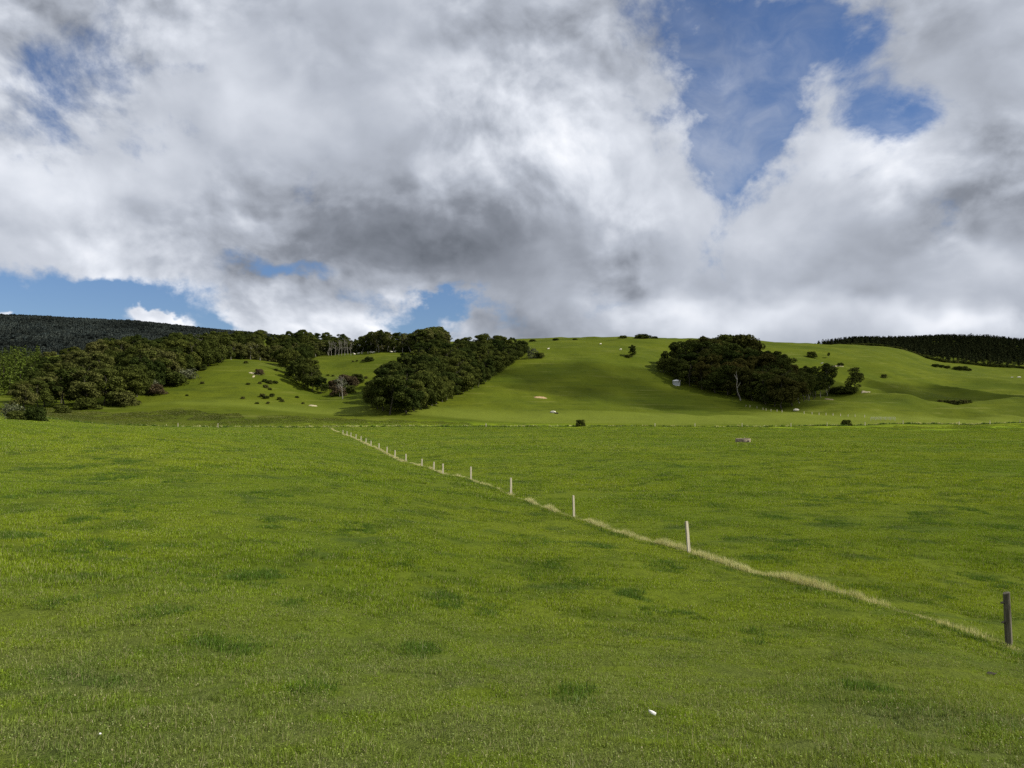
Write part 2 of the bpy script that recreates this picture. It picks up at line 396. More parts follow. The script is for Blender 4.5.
def scatter(name, patch_me, pts, rots, scl, label, cat='grass'):
    """one stuff object: a cloud of points that carries grass patches through geometry nodes"""
    src = bpy.data.objects.new('grass_patch', patch_me)
    me = bpy.data.meshes.new(name); me.vertices.add(len(pts)); me.vertices.foreach_set('co', np.asarray(pts, np.float32).ravel())
    ar = me.attributes.new('rot', 'FLOAT_VECTOR', 'POINT'); ar.data.foreach_set('vector', np.asarray(rots, np.float32).ravel())
    asc = me.attributes.new('scl', 'FLOAT_VECTOR', 'POINT'); asc.data.foreach_set('vector', np.asarray(scl, np.float32).ravel())
    for mt in patch_me.materials: me.materials.append(mt)
    o = link(name, me); tag(o, label, cat, kind='stuff')
    ng = bpy.data.node_groups.new(name + '_scatter', 'GeometryNodeTree')
    ng.interface.new_socket('Geometry', in_out='INPUT', socket_type='NodeSocketGeometry')
    ng.interface.new_socket('Geometry', in_out='OUTPUT', socket_type='NodeSocketGeometry')
    gi = ng.nodes.new('NodeGroupInput'); go = ng.nodes.new('NodeGroupOutput')
    iop = ng.nodes.new('GeometryNodeInstanceOnPoints'); oi = ng.nodes.new('GeometryNodeObjectInfo')
    oi.inputs['Object'].default_value = src; oi.inputs['As Instance'].default_value = True
    na = ng.nodes.new('GeometryNodeInputNamedAttribute'); na.data_type = 'FLOAT_VECTOR'; na.inputs['Name'].default_value = 'rot'
    ns = ng.nodes.new('GeometryNodeInputNamedAttribute'); ns.data_type = 'FLOAT_VECTOR'; ns.inputs['Name'].default_value = 'scl'
    er = ng.nodes.new('FunctionNodeEulerToRotation')
    mp = ng.nodes.new('GeometryNodeMeshToPoints')
    L(ng, gi.outputs[0], mp.inputs['Mesh']); L(ng, mp.outputs[0], iop.inputs['Points']); L(ng, oi.outputs['Geometry'], iop.inputs['Instance'])
    L(ng, na.outputs['Attribute'], er.inputs[0]); L(ng, er.outputs[0], iop.inputs['Rotation']); L(ng, ns.outputs['Attribute'], iop.inputs['Scale'])
    L(ng, iop.outputs[0], go.inputs[0])
    md = o.modifiers.new('scatter', 'NODES'); md.node_group = ng
    return o

def slope_rots(x, y, yaw, e):
    zx = (height(x + e, y) - height(x - e, y)) / (2 * e); zy = (height(x, y + e) - height(x, y - e)) / (2 * e)
    out = []
    for a, b, c in zip(zx, zy, yaw):
        n = Vector((-a, -b, 1)).normalized()
        q = Vector((0, 0, 1)).rotation_difference(n) @ Euler((0, 0, c)).to_quaternion()
        out.append(q.to_euler()[:])
    return np.array(out)

def view_grid(d0, d1, s, pxa=-140, pxb=1164, back=False):
    ys = np.arange(d0, d1, s); P = []
    for y in ys:
        xa = (pxa - CX) / F * max(y, 3) - 1; xb = (pxb - CX) / F * max(y, 3) + 1
        xs = np.arange(xa, xb, s); P.append(np.stack([xs, np.full(len(xs), y)], -1))
    P = np.concatenate(P); P += (RNG.random(P.shape) - 0.5) * s * 0.9
    return P

def field(name, d0, d1, s, patch, label, hvar=0.5):
    P = view_grid(d0, d1, s); x, y = P[:, 0], P[:, 1]
    yaw = RNG.uniform(0, 6.283, len(P)); R = slope_rots(x, y, yaw, s * 0.5)
    hs = np.clip(1 + hvar * (fbm(x, y, 3.0, 3, 40) + fbm(x, y, 14, 2, 44)), 0.45, 1.7)
    S = np.stack([np.ones(len(P)), np.ones(len(P)), hs], -1)
    return scatter(name, patch, np.stack([x, y, height(x, y)], -1), R, S, label)

def leaf_quads(centres, normals, sizes, g):
    m = len(centres)
    n = normals / np.maximum(np.linalg.norm(normals, axis=1, keepdims=True), 1e-6)
    r = g.normal(size=(m, 3)); a = np.cross(n, r); a /= np.maximum(np.linalg.norm(a, axis=1, keepdims=True), 1e-6); b = np.cross(n, a)
    s = sizes[:, None]; asp = g.uniform(0.45, 0.9, (m, 1))
    V = np.stack([centres - a * s, centres + b * s * asp, centres + a * s, centres - b * s * asp], 1)
    V[:, 1] += n * s * 0.25; V[:, 3] += n * s * 0.25
    return V.reshape(-1, 3)

def join_np(name, meshes, mat):
    Vs, Ls, Ss, Ts = [], [], [], []; vo = lo = 0
    for me in meshes:
        v = np.empty(len(me.vertices) * 3, np.float32); me.vertices.foreach_get('co', v)
        l = np.empty(len(me.loops), np.int32); me.loops.foreach_get('vertex_index', l)
        st = np.empty(len(me.polygons), np.int32); me.polygons.foreach_get('loop_start', st); tt = np.empty(len(me.polygons), np.int32); me.polygons.foreach_get('loop_total', tt)
        Vs.append(v.reshape(-1, 3)); Ls.append(l + vo); Ss.append(st + lo); Ts.append(tt); vo += len(me.vertices); lo += len(me.loops)
    return fast_mesh(name, np.concatenate(Vs), np.concatenate(Ls), np.concatenate(Ss), np.concatenate(Ts), mat)
def herb_mesh(n, size, leaf, seed):
    g = np.random.default_rng(seed); xy = (g.random((n, 2)) - 0.5) * size * 1.25
    keep = fbm(xy[:, 0] + 9, xy[:, 1] + 9, size * 0.2, 2, seed) > -0.08; xy = xy[keep]; m = len(xy)
    N = g.normal(size=(m, 3)) * 0.45 + np.array([0, 0, 1]); C = np.stack([xy[:, 0], xy[:, 1], g.uniform(0.008, 0.032, m)], -1)
    V = leaf_quads(C, N, leaf * g.uniform(0.5, 1.3, m), g); return quads_mesh('herb', V, np.arange(len(V)).reshape(-1, 4), M['grass_near'])
near_patch = join_np('turf_near', [blade_mesh('a', 3400, 0.8, 0.036, 0.0050, M['grass_near'], 1.1, 0.75, 1), blade_mesh('b', 420, 0.8, 0.065, 0.0038, M['grass_near'], 0.8, 1.25, 71), herb_mesh(900, 0.8, 0.0085, 72)], M['grass_near'])
field('grass', 3.6, 17, 0.8, near_patch, 'short tufty turf of separate blades on the near slope', 0.6)
field('grass', 16, 52, 1.8, blade_mesh('turf_mid', 5600, 1.8, 0.062, 0.009, M['grass'], 1.0, 0.5, 2), 'green pasture grass on the middle of the slope', 0.6)
field('grass', 50, 125, 4.0, blade_mesh('turf_far', 6500, 4.0, 0.09, 0.021, M['grass'], 0.6, 0.5, 3), 'green pasture grass over the flat paddock', 0.7)
field('grass', 120, 275, 9.0, blade_mesh('turf_distant', 9000, 9.0, 0.13, 0.05, M['grass'], 0.7, 0.5, 4), 'green pasture grass out to the foot of the hills', 0.8)

# rank clumps of taller, darker grass, where stock have fouled the pasture
clump_me = blade_mesh('rank_clump', 230, 0.50, 0.085, 0.0075, M['tuft'], 1.0, 0.7, 33, 1.0)
spots = [(125, 510, 46), (105, 550, 62), (232, 576, 60), (268, 577, 30), (160, 612, 50), (292, 605, 26), (245, 648, 56), (355, 527, 42), (452, 602, 56), (487, 611, 40), (592, 580, 48), (535, 540, 40), (55, 545, 36), (12, 538, 40), (205, 640, 30), (300, 690, 40), (560, 690, 50), (400, 560, 40), (330, 575, 30), (60, 600, 40), (760, 640, 40), (845, 590, 30), (660, 610, 44), (420, 650, 36), (90, 690, 34), (870, 690, 40), (180, 470, 30), (90, 480, 34), (270, 495, 30), (380, 500, 34), (30, 470, 24)]
gs = random.Random(3)
for k in range(45): spots.append((gs.uniform(520, 1020), gs.uniform(455, 600), gs.uniform(14, 34)))
for k in range(16): spots.append((gs.uniform(0, 420), gs.uniform(440, 540), gs.uniform(12, 28)))
RP = []
for px, py, wpx in spots:
    c = hit(px, py); r = wpx / F * c[1] * 0.5; nC_ = int(min(40, 4 + 13 * r * r / 0.25) * gs.uniform(0.4, 1.2))
    for k in range(nC_): RP.append((c[0] + gs.gauss(0, 0.6 * r), c[1] + gs.gauss(0, 1.0 * r)))
RP = np.array(RP); rx_, ry_ = RP[:, 0], RP[:, 1]; ok = np.abs(rx_ - (15.5 - 0.3 * ry_)) > 1.0; rx_, ry_ = rx_[ok], ry_[ok]
hs_ = np.array([gs.uniform(0.5, 1.1) for _ in rx_])
scatter('rank_grass', clump_me, np.stack([rx_, ry_, height(rx_, ry_)], -1), slope_rots(rx_, ry_, RNG.uniform(0, 6.28, len(rx_)), 0.4), np.stack([np.ones(len(rx_)), np.ones(len(rx_)), hs_], -1), 'darker taller clumps of grass scattered over the pasture')

# ------------------------------------------------------------------ fence line: posts, long dry grass
def fence_xy(d): return 15.5 - 0.3 * d

def strip_blades(name, path, width, dens_fn, h, w, mat, label, seed, kind='stuff', hfun=None):
    g = np.random.default_rng(seed); V = []; 
    path = np.asarray(path, float)
    xs = []; ys = []; hs = []; ws = []
    for (x0, y0), (x1, y1) in zip(path[:-1], path[1:]):
        ln = math.hypot(x1 - x0, y1 - y0); d = 0.5 * (y0 + y1); n = int(dens_fn(d) * ln)
        t = g.random(n); off = g.normal(0, 0.33, n) * width
        nx, ny = -(y1 - y0) / ln, (x1 - x0) / ln
        xs.append(x0 + (x1 - x0) * t + nx * off); ys.append(y0 + (y1 - y0) * t + ny * off)
        k = max(1.0, d / 32.0)
        hs.append(np.full(n, h * (0.6 + 0.4 * min(1, max(0, (d - 15) / 10))))); ws.append(np.full(n, w * k))
    x = np.concatenate(xs); y = np.concatenate(ys); hh = np.concatenate(hs); ww = np.concatenate(ws); m = len(x)
    amp = np.clip(0.85 + 2.4 * fbm(x, y, 1.2, 3, seed) + 0.2 * fbm(x, y, 6, 2, seed + 5), 0.45, 1.9)
    hh = hh * amp * g.uniform(0.5, 1.2, m); ww = ww * g.uniform(0.6, 1.3, m)
    a = g.uniform(0, 6.283, m); b = g.uniform(0, 6.283, m); t = np.abs(g.normal(0, 0.45, m))
    base = np.stack([x, y, height(x, y) - 0.02], -1)
    side = np.stack([np.cos(a), np.sin(a), 0 * a], -1) * ww[:, None] * 0.5; ld = np.stack([np.cos(b), np.sin(b), 0 * b], -1)
    mid = base + ld * (np.sin(t * 0.5) * hh * 0.5)[:, None]; mid[:, 2] += hh * 0.55
    tip = mid + ld * (np.sin(t * 1.6) * hh * 0.5)[:, None]; tip[:, 2] += hh * 0.5 * np.cos(t * 1.6)
    V = np.stack([base - side, base + side, mid + side * 0.8, mid - side * 0.8, tip], 1).reshape(-1, 3)
    k = np.arange(m)[:, None] * 5
    loops = np.concatenate([k, k + 1, k + 2, k + 3, k + 3, k + 2, k + 4], 1).ravel()
    starts = (np.arange(m)[:, None] * 7 + np.array([0, 4])).ravel(); tot = np.tile([4, 3], m)
    o = link(name, fast_mesh(name, V, loops, starts, tot, mat)); tag(o, label, 'grass', kind=kind)
    return o

fd = np.concatenate([np.arange(8, 60, 1.0), np.arange(60, 246, 3.0)])
fpath = [(fence_xy(d) + 0.12 * math.sin(d * 0.7), d) for d in fd]
strip_blades('long_grass', fpath, 0.34, lambda d: (620 * min(1, 26 / d) if d < 85 else 420) if d > 24 else (200 + 520 * max(0, (d - 14) / 10) ** 1.4), 0.18, 0.0075, M['long'], 'pale dry long grass standing along the line of fence posts', 5)
strip_blades('rank_grass', [(x - 0.55, y - 0.1) for x, y in fpath if y < 75], 0.34, lambda d: 260 * min(1, 24 / d), 0.13, 0.009, M['rank'], 'dark green tufts put in as shade along the near edge of the dry grass', 6)  # dark blades stand for the shadow the dry grass throws on this side

def post_mesh(name, w, h, mat, seed, rnd=False, sides=None):
    g = random.Random(seed); k = sides or (14 if rnd else 4); V = []; Fc = []
    levels = [-0.35, 0.0, 0.25, 0.5, 0.75, 1.0]
    for li, t in enumerate(levels):
        z = t * h if t > 0 else t
        for s in range(k):
            if rnd:
                a = 2 * math.pi * s / k; r = w * 0.5 * (1 + g.uniform(-0.05, 0.05)) * (1.03 - 0.06 * t)
                V.append((r * math.cos(a), r * math.sin(a), z + (0.018 * math.cos(a) if t == 1 else 0)))
            else:
                a = math.pi / 4 + math.pi / 2 * s; r = w * 0.7071 * (1 + g.uniform(-0.03, 0.03)) * (1.02 - 0.05 * t)
                V.append((r * math.cos(a) * 0.55, r * math.sin(a), z + (g.uniform(-0.01, 0.01) if t == 1 else 0)))
    for li in range(len(levels) - 1):
        for s in range(k):
            s2 = (s + 1) % k; Fc.append((li * k + s, li * k + s2, (li + 1) * k + s2, (li + 1) * k + s))
    b = (len(levels) - 1) * k
    ctr = len(V); V.append((0, 0, h + 0.006))
    for s in range(k): Fc.append((b + s, b + (s + 1) % k, ctr))
    me = mesh_from(name, V, Fc, [mat]); return me

def insulator(parent, z, off):
    V = []; Fc = []
    for j, (t, r) in enumerate([(0, .022), (.03, .03), (.055, .018), (.07, .018)]):
        for s in range(8):
            a = s * math.pi / 4; V.append((off + t, r * math.cos(a), z + r * math.sin(a)))
    for j in range(3):
        for s in range(8): Fc.append((j*8+s, j*8+(s+1) % 8, (j+1)*8+(s+1) % 8, (j+1)*8+s))
    Fc.append(tuple(range(24, 32)))
    return link('insulator', mesh_from('insulator', V, Fc, [M['darkpost']]), parent)

FG = 'wooden posts of the paddock fence line'
PG = 'small far posts where the fence line meets the hill'
posts = [
 (1009, 16.4, 1.14, 0.135, 'darkpost', True, -3.5, 'dark weathered wooden post leaning slightly, closest of the fence line'),
 (689, 29.2, 1.20, 0.125, 'post', False, -5.5, 'pale square post tilting over thick dry grass, second along the fence line'),
 (574, 40.7, 1.18, 0.11, 'post', False, -2.0, 'pale upright post third along the fence line'),
 (511, 51.9, 1.18, 0.13, 'post', False, 0.5, 'pale slim post fourth along the fence line'),
 (471, 62.8, 1.08, 0.13, 'post', False, 0.0, 'pale post fifth along the fence line, before the crest'),
 (443, 73.7, 1.02, 0.14, 'post', False, 0.0, 'pale post at the crest, the tallest of three close together'),
 (434, 78.5, 0.82, 0.14, 'post', False, 1.0, 'short middle post of three close together at the crest'),
 (422, 84.7, 0.86, 0.14, 'post', False, 0.0, 'pale short post of the crest trio standing farthest along the line'),
 (406, 95.6, 1.06, 0.16, 'post', False, 0.0, 'pale tall post standing just beyond the crest of the slope'),
]
for i, (px, d, h, w, mt, rnd, tilt, lab) in enumerate(posts):
    x = fence_xy(d) if i else (px - CX) / F * d
    x = (px - CX) / F * d
    me = post_mesh('fence_post', w, h, M[mt], 30 + i, rnd)
    o = link('fence_post', me, None, (x, d, float(height(x, d))))
    o.rotation_euler = (math.radians(1.0), math.radians(tilt), math.radians(-58 if not rnd else 0))
    tag(o, lab, 'fence post', FG)
    if i < 3:
        off = -w * (0.46 if rnd else 0.25)
        for zz in (0.82, 0.45): insulator(o, h * zz, off).rotation_euler = (0, 0, math.pi)
        for c in o.children: c.location = (2 * off, 0, 0)
far_me = post_mesh('fence_post', 0.16, 1.05, M['post'], 77)
for px in (395, 387, 379, 371, 366, 361, 356, 351, 347, 343):
    d = 11920.0 / (px - 281.3); x = (px - CX) / F * d
    o = link('fence_post', far_me, None, (x, d, float(height(x, d)))); o.rotation_euler[2] = -1.0
    tag(o, 'small pale post far along the dry grass line towards the hill', 'fence post', PG)

# cross fence at the foot of the hills
def edge_d(px): return float(np.interp(px, [0, 128, 240, 330, 400, 460, 540, 620, 700, 780, 860, 940, 1024, 1100], [235, 240, 245, 247, 252, 258, 265, 268, 275, 280, 285, 288, 290, 292]))
cross_me = post_mesh('fence_post', 0.22, 1.35, M['post'], 78)
for px, lab in ((178, None), (218, None), (486, None), (577, None), (655, None), (695, None), (742, None), (791, None), (827, None), (865, None), (903, None), (959, None), (990, None), (1020, None)):
    p = at(px, edge_d(px)); o = link('fence_post', cross_me, None, p)
    o.rotation_euler = (0, random.uniform(-.04, .04), random.uniform(-1.3, -.6))
    tag(o, 'pale post of the fence crossing the foot of the hills', 'fence post', 'posts of the fence along the foot of the hills')
hp_me = post_mesh('fence_post', 0.26, 1.1, M['post'], 79)
for px, py in ((746, 405.8), (750, 406.3), (757, 407.5), (763, 409), (766, 409.6), (771, 410.4), (777, 410.8), (782, 411.3), (804, 412.9), (812, 413.6), (819, 414), (826, 414.4), (833, 414.8), (840.5, 415.2), (848, 415.8), (855, 416), (864.6, 416.3)):
    p = hit(px, py + 1); o = link('fence_post', hp_me, None, p); o.rotation_euler[2] = random.uniform(-1.3, -.6)
    tag(o, 'small pale post of the upper fence below the wood', 'fence post', 'posts of the upper fence below the rounded wood')

cross = [(at(px, edge_d(px) + 1.2)[0], at(px, edge_d(px) + 1.2)[1]) for px in range(-40, 1120, 8)]
strip_blades('rank_grass', cross, 1.5, lambda d: 55, 0.40, 0.020, M['rank'], 'dark rough grass under the fence crossing the foot of the hills', 8)
cross2 = [(at(px, edge_d(px) + 4.2)[0], at(px, edge_d(px) + 4.2)[1]) for px in range(140, 1120, 8)]
strip_blades('long_grass', cross2, 0.8, lambda d: 16, 0.40, 0.016, M['long'], 'pale dry grass behind the fence crossing the foot of the hills', 9)

# ------------------------------------------------------------------ trees
def tube(V, Fc, pts, rads, k=7):
    base = len(V)
    for i, (p, r) in enumerate(zip(pts, rads)):
        d = (pts[min(i + 1, len(pts) - 1)] - pts[max(i - 1, 0)]).normalized()
        a = d.orthogonal().normalized(); b = d.cross(a)
        for s in range(k):
            t = 2 * math.pi * s / k; q = p + (a * math.cos(t) + b * math.sin(t)) * r; V.append(q[:])
    for i in range(len(pts) - 1):
        for s in range(k):
            s2 = (s + 1) % k; Fc.append((base + i*k + s, base + i*k + s2, base + (i+1)*k + s2, base + (i+1)*k + s))

def trunk_mesh(name, h, r, seed, limbs=6, spread=0.35, mat=None, bend=0.05, top=0.8, twigs=0, up=0.6):
    g = random.Random(seed); V = []; Fc = []
    pts = []; p = Vector((0, 0, -0.6)); n = 7
    for i in range(n):
        pts.append(p.copy()); p = p + Vector((g.uniform(-bend, bend) * h, g.uniform(-bend, bend) * h, (h * top + 0.6) / (n - 1)))
    rads = [r * (1.25 if i == 0 else 1) * (1 - 0.82 * i / (n - 1)) for i in range(n)]
    tube(V, Fc, pts, rads, 8)
    for l in range(limbs):
        i = g.randint(2, n - 2); a = g.uniform(0, 6.283); ln = h * spread * g.uniform(0.6, 1.2); s = pts[i].lerp(pts[i + 1], g.random())
        dirv = Vector((math.cos(a), math.sin(a), up * g.uniform(0.5, 1.6))).normalized()
        lp = [s]; q = s.copy()
        for k in range(4):
            q = q + dirv * ln / 4; dirv = (dirv + Vector((g.uniform(-.3, .3), g.uniform(-.3, .3), g.uniform(-.05, .3)))).normalized(); lp.append(q.copy())
        rr = rads[i] * 0.55; tube(V, Fc, lp, [rr, rr * .75, rr * .55, rr * .35, rr * .15], 5)
        for t in range(twigs):
            j = g.randint(1, 3); a2 = g.uniform(0, 6.283); q = lp[j].copy(); dv = Vector((math.cos(a2), math.sin(a2), g.uniform(0.1, 1.0))).normalized()
            tube(V, Fc, [q, q + dv * ln * 0.22, q + dv * ln * 0.4 + Vector((0, 0, ln * .05))], [rr * .3, rr * .2, rr * .07], 4)
    return mesh_from(name, V, Fc, [mat], True)

def crown_mesh(name, R, H, z0, lobes, per, leaf, seed, mat, shape='dome', gap=0.0, lobe_r=(0.22, 0.36)):
    """leaf clumps: lobes spread through the crown, each lobe a shell of leaf sprays facing outwards"""
    g = np.random.default_rng(seed); C = []; N = []; S = []
    for i in range(lobes):
        a = g.uniform(0, 2 * math.pi); t = g.random()
        if shape == 'dome':
            z = 0.10 + 0.85 * t; rad = R * math.sqrt(max(0.02, 1 - (abs(z - 0.35) / 0.68) ** 2.2)) * (0.35 + 0.65 * math.sqrt(g.random()))
        elif shape == 'tall':
            z = 0.05 + 0.9 * t; rad = R * (math.sin(math.pi * min(1, 0.12 + 0.86 * z)) ** 0.7) * math.sqrt(g.random())
        elif shape == 'bush':
            z = 0.02 + 0.75 * t; rad = R * math.sqrt(max(0.02, 1 - z ** 2)) * (0.3 + 0.7 * math.sqrt(g.random()))
        else:
            z = t; rad = R * math.sqrt(g.random())
        lr = R * g.uniform(*lobe_r) * (1.1 - 0.35 * z)
        c = np.array([rad * math.cos(a), rad * math.sin(a), z0 + (H - z0) * z - (lr * 0.6 if z > 0.8 else 0)])
        c[:2] += 0.12 * R * np.array([math.sin(3.1 * z + seed), math.cos(2.3 * z + seed)])
        dv = g.normal(size=(per, 3)); dv[:, 2] = dv[:, 2] * 0.85 + 0.35; dv /= np.linalg.norm(dv, axis=1, keepdims=True)
        rr = lr * g.uniform(0.7, 1.08, per)[:, None]
        P = c + dv * rr * np.array([1.1, 1.1, 0.8])
        C.append(P); N.append(dv + g.normal(size=(per, 3)) * 0.45 + np.array([0, 0, 0.25])); S.append(leaf * g.uniform(0.5, 1.25, per))
    C = np.concatenate(C); N = np.concatenate(N); S = np.concatenate(S)
    C[:, 2] = np.maximum(C[:, 2], 0.1)
    V = leaf_quads(C, N, S, g)
    return quads_mesh(name, V, np.arange(len(V)).reshape(-1, 4), mat)

def conifer_crown(name, R, H, z0, tiers, per, leaf, seed, mat):
    g = np.random.default_rng(seed); C = []; N = []; S = []
    for t in range(tiers):
        f = t / (tiers - 1); z = z0 + (H - z0) * f; rad = R * (1 - f) ** 0.8 + 0.12
        nb = int(7 - 3 * f)
        for b in range(nb):
            a = g.uniform(0, 6.283); ln = rad * g.uniform(0.7, 1.15); k = max(3, int(per * (1 - 0.7 * f)))
            s = g.random(k) ** 0.7; P = np.stack([np.cos(a) * s * ln, np.sin(a) * s * ln, z - 0.25 * ln * s + 0.15 * ln * s ** 2 + g.normal(0, 0.12, k)], -1) + g.normal(0, 0.12 * R, (k, 3)) * np.array([1, 1, 0.5])
            C.append(P); N.append(np.tile([math.cos(a) * .5, math.sin(a) * .5, 0.9], (k, 1)) + g.normal(size=(k, 3)) * 0.4); S.append(leaf * g.uniform(0.6, 1.2, k))
    C = np.concatenate(C); N = np.concatenate(N); S = np.concatenate(S)
    V = leaf_quads(C, N, S, g)
    return quads_mesh(name, V, np.arange(len(V)).reshape(-1, 4), mat)

class Kind:
    """a pair of shared meshes; plant() puts up one tree of it"""
    def __init__(s, name, cat, crown, trunk, H): s.name, s.cat, s.crown, s.trunk, s.H = name, cat, crown, trunk, H
    def plant(s, p, h, label, group=None, wide=1.0):
        e = empty(s.name, p, random.uniform(0, 6.283)); k = h / s.H; e.scale = (k * wide, k * wide, k)
        tag(e, label, s.cat, group)
        if s.trunk: link('trunk' if 'bush' not in s.name and 'shrub' not in s.name else 'stem', s.trunk, e)
        if s.crown: link('crown' if 'bush' not in s.name and 'shrub' not in s.name else 'foliage', s.crown, e)
        return e

def tk(mat, seed, H=14, R=5.2, z0=2.2, lobes=36, per=190, leaf=0.33, shape='dome', name='evergreen_tree', bark='bark', tr=0.28, lr=(0.24, 0.42), limbs=7):
    return Kind(name, 'tree', crown_mesh('crown', R, H, z0, lobes, per, leaf, seed, M[mat], shape, lobe_r=lr), trunk_mesh('trunk', H, tr, seed, limbs, 0.33, M[bark]), H)
DARK = [tk('dark', s, R=r, lobes=n, z0=z) for s, r, n, z in ((1, 5.4, 38, 1.6), (2, 4.8, 32, 1.4), (3, 6.0, 44, 1.8), (4, 4.4, 28, 1.2), (5, 5.2, 34, 1.6))]
OLIVE = [tk('olive', s, R=r, lobes=n) for s, r, n in ((11, 5.0, 34), (12, 4.4, 28), (13, 5.4, 38))]
RUDDY = [tk('ruddy', s, R=r, lobes=n) for s, r, n in ((14, 5.0, 34), (15, 5.4, 38))]
NARROW = tk('dark', 17, H=10, R=3.0, z0=0.8, lobes=30, per=120, leaf=0.28, shape='tall', name='slender_tree', lr=(0.28, 0.45), limbs=5)
AIRY = tk('olive', 16, H=15, R=4.3, z0=1.8, lobes=34, per=90, leaf=0.36, shape='tall', name='feathery_tree', lr=(0.26, 0.42), limbs=10)
TALL = [tk('dark', s, H=14, R=3.4, z0=5.0, lobes=40, per=80, shape='tall', name='slender_tree', bark=b, tr=0.24, lr=(0.26, 0.45), limbs=8) for s, b in ((21, 'palebark'), (22, 'bark'), (23, 'palebark'))]
TALLO = [tk('olive', s, H=14, R=3.2, z0=4.6, lobes=38, per=70, shape='tall', name='slender_tree', bark='palebark', tr=0.26, lr=(0.26, 0.45), limbs=8) for s in (24, 25)]
PALE = [Kind('conifer', 'tree', conifer_crown('crown', 3.6, 15, 1.0, 13, 9, 0.55, s, M['pale']), trunk_mesh('trunk', 15, 0.22, s, 0, mat=M['bark'], bend=0.004, top=0.95), 15) for s in (31, 32)]
PINE = [Kind('pine_tree', 'tree', conifer_crown('crown', 3.6, 18, 0.4, 13, 7, 0.85, s, M['pine']), trunk_mesh('trunk', 18, 0.22, s, 0, mat=M['bark'], bend=0.004, top=0.95), 18) for s in (33, 34, 35)]
def bk(mat, seed, name='bush', H=3.0, R=2.0, lobes=34, per=110, leaf=0.17):
    return Kind(name, 'bush', crown_mesh('foliage', R, H, 0.1, lobes, per, leaf, seed, M[mat], 'bush', lobe_r=(0.26, 0.42)), trunk_mesh('stem', H, 0.07, seed, 5, 0.4, M['bark'], top=0.6), H)
BUSH = [bk('dark', 41), bk('dark', 42, R=2.4), bk('olive', 43)]
GREYB = [bk('grey', 44, lobes=22, per=45), bk('grey', 45, R=2.3, lobes=20, per=40)]
BROWNB = [bk('brown', 46), bk('brown', 47)]
DEAD = [Kind('dead_tree', 'tree', None, trunk_mesh('trunk', 10, 0.22, s, 14, 0.34, M['palebark'], 0.03, 0.95, 5), 10) for s in (51, 52)]

def interp(tab, px): return float(np.interp(px, [t[0] for t in tab], [t[1] for t in tab]))

def wood(front, back, spacing, hfn, kinds, label_fn, group, limit=400, seed=0, by_d=False, tries=6000, wide=1.0):
    """fills the ground between a front and a back edge, given by bearing, with single trees"""
    g = random.Random(seed); pts = []
    if by_d: fr, bkk = front, back
    else:
        fr = [(px, hit(px, y)[1]) for px, y in front]; bkk = [(px, hit(px, y)[1]) for px, y in back]
    lo, hi = fr[0][0], fr[-1][0]; dmax = max(d for _, d in bkk) + 1
    # the front edge first, then the inside
    cand = []
    for i in range(400):
        px = lo + (hi - lo) * i / 399; cand.append((px, interp(fr, px) + g.uniform(0, 2)))
    for i in range(tries):
        px = g.uniform(lo, hi); d0, d1 = interp(fr, px), interp(bkk, px)
        if d1 > d0: cand.append((px, g.uniform(d0, d1)))
    for px, d in cand:
        if len(pts) >= limit: break
        x = (px - CX) / F * d
        if all((x - a) ** 2 + (d - b) ** 2 > (spacing * g.uniform(0.85, 1.1)) ** 2 for a, b, _ in pts): pts.append((x, d, px))
    for x, d, px in pts:
        z = float(height(x, d)); t = (d - interp(fr, px)) / max(1, interp(bkk, px) - interp(fr, px))
        h = hfn(px, t) * g.uniform(0.85, 1.12); kd = g.choice(kinds(px, t))
        kd.plant((x, d, z - 0.1), h, label_fn(kd, px, t), group, g.uniform(0.92, 1.2) * wide)
    return len(pts)

NT = {}
# wood on the slope behind the knoll
NT['L'] = wood([(24, 411), (34, 410), (45, 407), (60, 406), (80, 407), (110, 405), (122, 406), (135, 398), (150, 391), (165, 385), (180, 377), (195, 371), (210, 366), (222, 362)],
     [(24, 385), (60, 366), (110, 359.5), (150, 358), (200, 356), (222, 357)], 8.2,
     lambda px, t: float(np.interp(px, [24, 50, 100, 170, 222], [9, 12.5, 14, 15.5, 15])), lambda px, t: DARK + OLIVE * 2 if px < 110 else DARK * 2 + OLIVE,
     lambda k, px, t: 'rounded evergreen crowded into the wood on the slope behind the grassy knoll' if px < 120 else 'dark evergreen in the upper end of the wood behind the knoll', 'evergreens of the wood behind the knoll', 95, 1)
# trees along the ridge
NT['R'] = wood([(205, 415), (222, 428), (240, 434), (275, 452), (320, 512), (345, 518), (370, 512), (395, 492), (420, 486), (446, 488)], [(205, 440), (240, 475), (275, 492), (320, 545), (345, 550), (395, 530), (446, 540)], 6.0,
     lambda px, t: float(np.interp(px, [205, 222, 240, 300, 340, 365, 378, 384, 390, 410, 422, 432, 446], [14, 10.5, 9.5, 10.5, 11, 11, 15.5, 15, 11, 12, 15.5, 16, 13])),
     lambda px, t: (TALLO * 3 + OLIVE if px < 280 else TALL * 2 + TALLO * 3 + DARK[3:4]) if t < 0.5 else DARK + OLIVE + TALLO, lambda k, px, t: ('slender tree with a bare lower trunk in the line along the ridge' if k.name == 'slender_tree' else 'bushy evergreen behind the slender trees along the ridge'), 'trees in the line along the ridge', 100, 2, True)
NT['U'] = wood([(205, 418), (222, 431), (240, 437), (275, 455), (320, 515), (345, 521), (370, 515), (395, 495), (446, 490)], [(205, 450), (240, 470), (275, 480), (320, 540), (345, 545), (395, 525), (446, 520)], 5.5,
     lambda px, t: 4.5, lambda px, t: BUSH, lambda k, px, t: 'dark undergrowth bush between the trunks of the ridge trees', 'undergrowth between the ridge trees', 60, 15, True)
